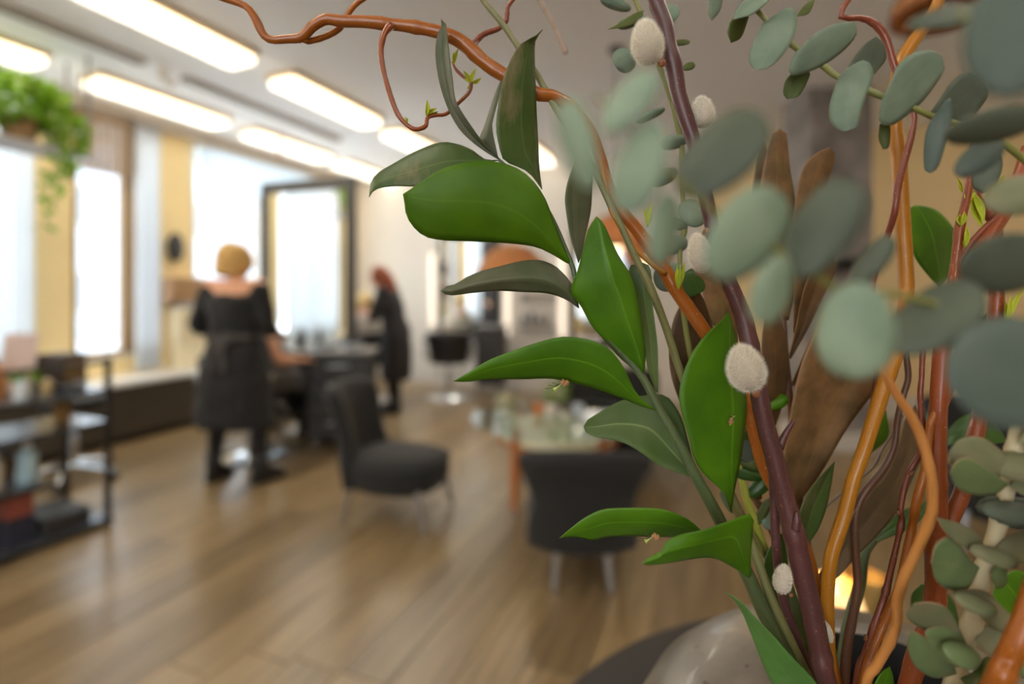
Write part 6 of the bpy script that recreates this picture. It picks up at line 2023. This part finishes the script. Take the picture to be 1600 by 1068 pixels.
pleaf(gb, 'leaf', [(1500, 560), (1512, 520), (1540, 490), (1570, 470)], [(1506, 566), (1540, 544), (1580, 520), (1570, 470)], [0.306, 0.306, 0.306], G_DARK, tilt=(-0.002, 0.002))
pleaf(gb, 'leaf', [(1446, 690), (1450, 650), (1462, 610)], [(1454, 690), (1462, 650), (1462, 610)], [0.308, 0.308, 0.308], G_DARK)
pleaf(gb, 'leaf', [(1330, 720), (1345, 690), (1366, 660), (1384, 640)], [(1334, 722), (1362, 706), (1388, 680), (1384, 640)], [0.31, 0.31, 0.31], G_LEAF, tilt=(-0.002, 0.002))

# yellow-green sprig low behind the ruscus
e5 = root_at('berry_sprig', 'yellow-green sprig with small leaves low behind the purple stem')
stem(e5, 'stem', [(1150, 700), (1158, 740), (1168, 785), (1180, 815), (1190, 845), (1222, 920), (1260, 1000)], 0.288, [9, 10, 12, 12, 12, 12, 12], bark_mat('yellow_green_stem', c(170, 168, 62), c(148, 152, 60), c(190, 184, 110), 0.5), n=40, seg=8, into_vase=(0.0, 0.02))
for (cx, cy, ln, wd, an_, mm) in ((1172, 700, 44, 34, 260, EUC_DARK), (1176, 724, 50, 20, 340, EUC_OLIVE), (1186, 760, 44, 26, 40, G_DARK), (1166, 738, 56, 24, 350, G_DARK), (1192, 800, 50, 16, 60, EUC_OLIVE),
                                  (1204, 812, 30, 30, 300, EUC), (1182, 680, 46, 30, 200, G_DARK), (1212, 628, 40, 24, 20, G_LEAF), (1136, 784, 40, 12, 120, EUC)):
    ov(e5, cx, cy, ln, wd, an_, 0.287, mm, 0.002)

# ------------------------------------------------------------------ willow stems at the right
w2_ = root_at('willow_branch', 'thick golden willow stem bending from the vase mouth to the top right')
stem(w2_, 'stem', [(1480, -24), (1467, 0), (1460, 17), (1444, 42), (1424, 70), (1407, 98), (1400, 135), (1398, 190), (1402, 230), (1405, 253), (1407, 300), (1410, 350), (1414, 410), (1416, 450), (1413, 490), (1404, 540), (1384, 595), (1369, 642), (1352, 697), (1334, 747), (1321, 798), (1310, 832), (1299, 868), (1294, 910), (1293, 955), (1295, 1000), (1300, 1060)],
     [0.285] * 10 + [0.284, 0.282, 0.28, 0.278, 0.274, 0.27, 0.266, 0.264, 0.262, 0.262, 0.262, 0.262, 0.262, 0.262, 0.262, 0.262, 0.262], [15, 16, 17, 18, 19, 19, 20, 20, 20, 21, 22, 22, 22, 21, 21, 21, 21, 21, 20, 20, 20, 20, 20, 19, 19, 18, 17],
     WIL_Y, n=140, seg=14, wob=0.05, into_vase=(-0.005, -0.01), nodes_at=(0.5, 0.83, 0.9), node_amt=0.1)
w3_ = root_at('willow_branch', 'thick upright red-brown willow stem, the thickest at the right')
stem(w3_, 'stem', [(1606, 230), (1594, 271), (1580, 312), (1556, 352), (1530, 392), (1508, 428), (1490, 480), (1474, 537), (1470, 584), (1467, 626), (1465, 668), (1465, 725), (1466, 781), (1464, 830), (1462, 870), (1462, 920), (1455, 970), (1427, 1044)],
     [0.27, 0.268, 0.266, 0.264, 0.262, 0.26, 0.26, 0.258, 0.256, 0.255, 0.255, 0.255, 0.256, 0.258, 0.26, 0.264, 0.266, 0.268], [16, 17, 19, 21, 23, 24, 24, 24, 24, 24, 24, 24, 24, 26, 28, 28, 28, 28],
     WIL_R, n=120, seg=14, wob=0.05, into_vase=(0.01, 0.0), nodes_at=(0.52, 0.62, 0.7), node_amt=0.1)
stem(w3_, 'side_branch', [(1556, 300), (1557, 438), (1556, 480), (1548, 560), (1534, 640), (1524, 680), (1506, 762), (1488, 804), (1468, 850)], [0.27, 0.27, 0.27, 0.27, 0.268, 0.266, 0.264, 0.262, 0.262], [16, 18, 20, 21, 22, 22, 22, 22, 20], WIL_R, n=50, seg=12, wob=0.05)
tw5 = stem(w3_, 'twig', [(1522, 180), (1521, 240), (1512, 301), (1502, 343), (1498, 371), (1492, 419), (1489, 444), (1498, 517), (1500, 551), (1492, 584), (1482, 612), (1470, 640)], [0.262] * 6 + [0.258] * 6, [9, 10, 11, 12, 13, 13, 13, 12, 12, 12, 13, 14], WIL_R, n=60, seg=10, wob=0.08, nodes_at=(0.37, 0.4), node_amt=0.2)
stem(w3_, 'twig', [(1592, 300), (1562, 334), (1535, 359), (1515, 381), (1504, 400), (1499, 417), (1494, 440)], [0.264] * 7, [9, 9, 8, 8, 8, 7, 6], WIL_C, n=36, seg=8, wob=0.1)
stem(w3_, 'twig', [(1512, 260), (1522, 300), (1536, 324), (1554, 346)], [0.268] * 4, [9, 13, 15, 16], WIL_C, n=24, seg=8, wob=0.1)
stem(w3_, 'twig', [(1465, 640), (1455, 658), (1450, 690), (1445, 735), (1436, 767), (1430, 795), (1425, 824), (1416, 866), (1403, 922), (1382, 970), (1361, 1021), (1346, 1080)], [0.254] * 6 + [0.256] * 3 + [0.258] * 3, [10, 11, 12, 12, 13, 13, 12, 12, 12, 13, 13, 13], WIL, n=70, seg=10, wob=0.08, into_vase=(0.0, -0.01), nodes_at=(0.5, 0.62), node_amt=0.25)
w6_ = root_at('willow_twig', 'slender crimson willow twig with small buds left of the thick red stem')
stem(w6_, 'stem', [(1446, 500), (1442, 545), (1440, 590), (1438, 615), (1440, 654), (1443, 683), (1436, 711), (1420, 739), (1412, 767), (1407, 798), (1409, 812), (1402, 847), (1391, 894), (1383, 928), (1366, 976), (1352, 1021), (1338, 1072)],
     [0.262] * 9 + [0.26] * 8, [8, 8, 7, 8, 8, 9, 9, 9, 8, 8, 8, 8, 9, 9, 10, 10, 10], WIL_C, n=110, seg=10, wob=0.1, into_vase=(-0.005, -0.01), nodes_at=(0.2, 0.42, 0.55, 0.7, 0.78), node_amt=0.35)
for (bx_1, by_1, tx, ty) in ((1421, 742, 1428, 735), (1404, 804, 1402, 797), (1384, 930, 1386, 918), (1352, 1000, 1353, 990)):
    stem(w6_, 'bud', [(bx_1, by_1), ((bx_1 + tx) / 2 + 1, (by_1 + ty) / 2), (tx, ty)], 0.259, [6, 6, 2], SCALE_M, n=8, seg=6)
w8_ = root_at('willow_branch', 'slightly blurred tan-orange willow stem in front of the red ones')
stem(w8_, 'stem', [(1372, 566), (1380, 580), (1402, 618), (1425, 652), (1442, 691), (1453, 733), (1457, 767), (1456, 798), (1450, 818), (1433, 858), (1413, 900), (1402, 937), (1401, 973), (1386, 1010), (1369, 1040), (1352, 1080)],
     [0.20, 0.2, 0.2, 0.2, 0.2, 0.2, 0.202, 0.204, 0.206, 0.21, 0.214, 0.218, 0.222, 0.226, 0.23, 0.235], [10, 12, 13, 14, 14, 15, 15, 15, 16, 15, 15, 15, 14, 14, 14, 14], WIL_T, n=80, seg=12, wob=0.05, into_vase=(-0.005, -0.02), nodes_at=(0.53, 0.72), node_amt=0.2)
w9_ = root_at('willow_twig', 'dark brown curving willow twig between the golden and red stems')
stem(w9_, 'stem', [(1412, 500), (1416, 553), (1419, 590), (1411, 618), (1402, 657), (1397, 697), (1380, 733), (1357, 761), (1342, 786), (1336, 820), (1338, 880), (1340, 914), (1332, 965), (1321, 1035)], 0.275, [7, 8, 9, 9, 9, 10, 11, 11, 11, 11, 11, 12, 13, 14], WIL_D, n=80, seg=10, wob=0.08, into_vase=(0.0, 0.0))
w10_ = root_at('willow_twig', 'thin hooked reddish willow twig winding round the golden stem at the top')
stem(w10_, 'stem', [(1334, -12), (1326, 0), (1313, 20), (1318, 29), (1346, 28), (1369, 39), (1385, 62), (1394, 93), (1402, 115), (1420, 150), (1428, 180), (1424, 212), (1413, 253), (1402, 295), (1397, 334), (1385, 372), (1372, 410), (1362, 470), (1370, 580), (1350, 690), (1326, 780), (1304, 870), (1296, 980)],
     [0.276] * 9 + [0.272] * 6 + [0.28] * 8, [7, 8, 9, 9, 10, 11, 11, 11, 10, 9, 9, 10, 10, 11, 11, 9, 7, 7, 7, 7, 7, 7, 7], WIL_C, n=90, seg=10, wob=0.12, into_vase=(0.0, 0.02))
w12_ = root_at('willow_branch', 'thick bright orange willow stem at the lower right corner')
stem(w12_, 'stem', [(1680, 740), (1640, 860), (1602, 968), (1585, 1008), (1569, 1041), (1554, 1074)], [0.19, 0.188, 0.186, 0.186, 0.188, 0.19], [30, 32, 33, 33, 34, 34], WIL, n=40, seg=14, wob=0.06, into_vase=(0.03, -0.03))
w13_ = root_at('grey_twig', 'hair-thin grey twig slanting behind the golden stem')
stem(w13_, 'stem', [(1411, 648), (1398, 672), (1378, 702), (1368, 725), (1352, 741), (1330, 758), (1308, 776), (1284, 798)], 0.29, [3, 3, 3, 4, 3, 4, 4, 3], mat('grey_twig_bark', c(126, 112, 104), 0.7), n=40, seg=6, wob=0.3)
shoots(w3_, 1504, 300, 0.26, [(1495, 277), (1500, 286)], w=5, parent=tw5)
shoots(w3_, 1502, 352, 0.259, [(1507, 330), (1500, 334), (1493, 350)], w=9, parent=tw5)
shoots(w3_, 1508, 386, 0.258, [(1510, 352), (1516, 368), (1498, 350)], w=9, parent=tw5)
shoots(w3_, 1520, 300, 0.263, [(1512, 318), (1538, 348), (1536, 358), (1518, 296)], w=14, parent=tw5)
shoots(w3_, 1556, 300, 0.264, [(1582, 276), (1580, 288), (1568, 272), (1548, 322), (1552, 296)], w=6)
shoots(w3_, 1572, 508, 0.262, [(1580, 460), (1600, 448), (1571, 470)], w=9)
shoots(w3_, 1504, 528, 0.26, [(1511, 518), (1508, 522)], w=6)

# ------------------------------------------------------------------ groups of repeated things
GROUPS = {'willow_branch': 'thick curly willow branches in the vase', 'willow_twig': 'thin willow twigs in the vase', 'ruscus_branch': 'ruscus branches in the vase',
          'eucalyptus_spray': 'eucalyptus sprays in the vase', 'pendant_lamp': 'wicker pendant lamps', 'light_bar': 'light bars on the far wall',
          'wall_mirror': 'mirrors on the far wall', 'salon_chair': 'salon chairs', 'curtain': 'sheer curtains', 'ceiling_track': 'tracks on the ceiling',
          'cup': 'cups on the coffee table', 'bottle': 'bottles on the display rack', 'towel_roll': 'towel rolls on the drawer trolley',
          'spray_bottle': 'spray bottles on the styling shelf', 'carton': 'cartons in the display rack', 'wall_shelf': 'shelves on the far wall', 'person': 'people in the salon'}
for o in S.objects:
    if o.parent is None and 'label' in o and 'group' not in o:
        k = o.name.split('.')[0]
        if k in GROUPS:
            o['group'] = GROUPS[k]
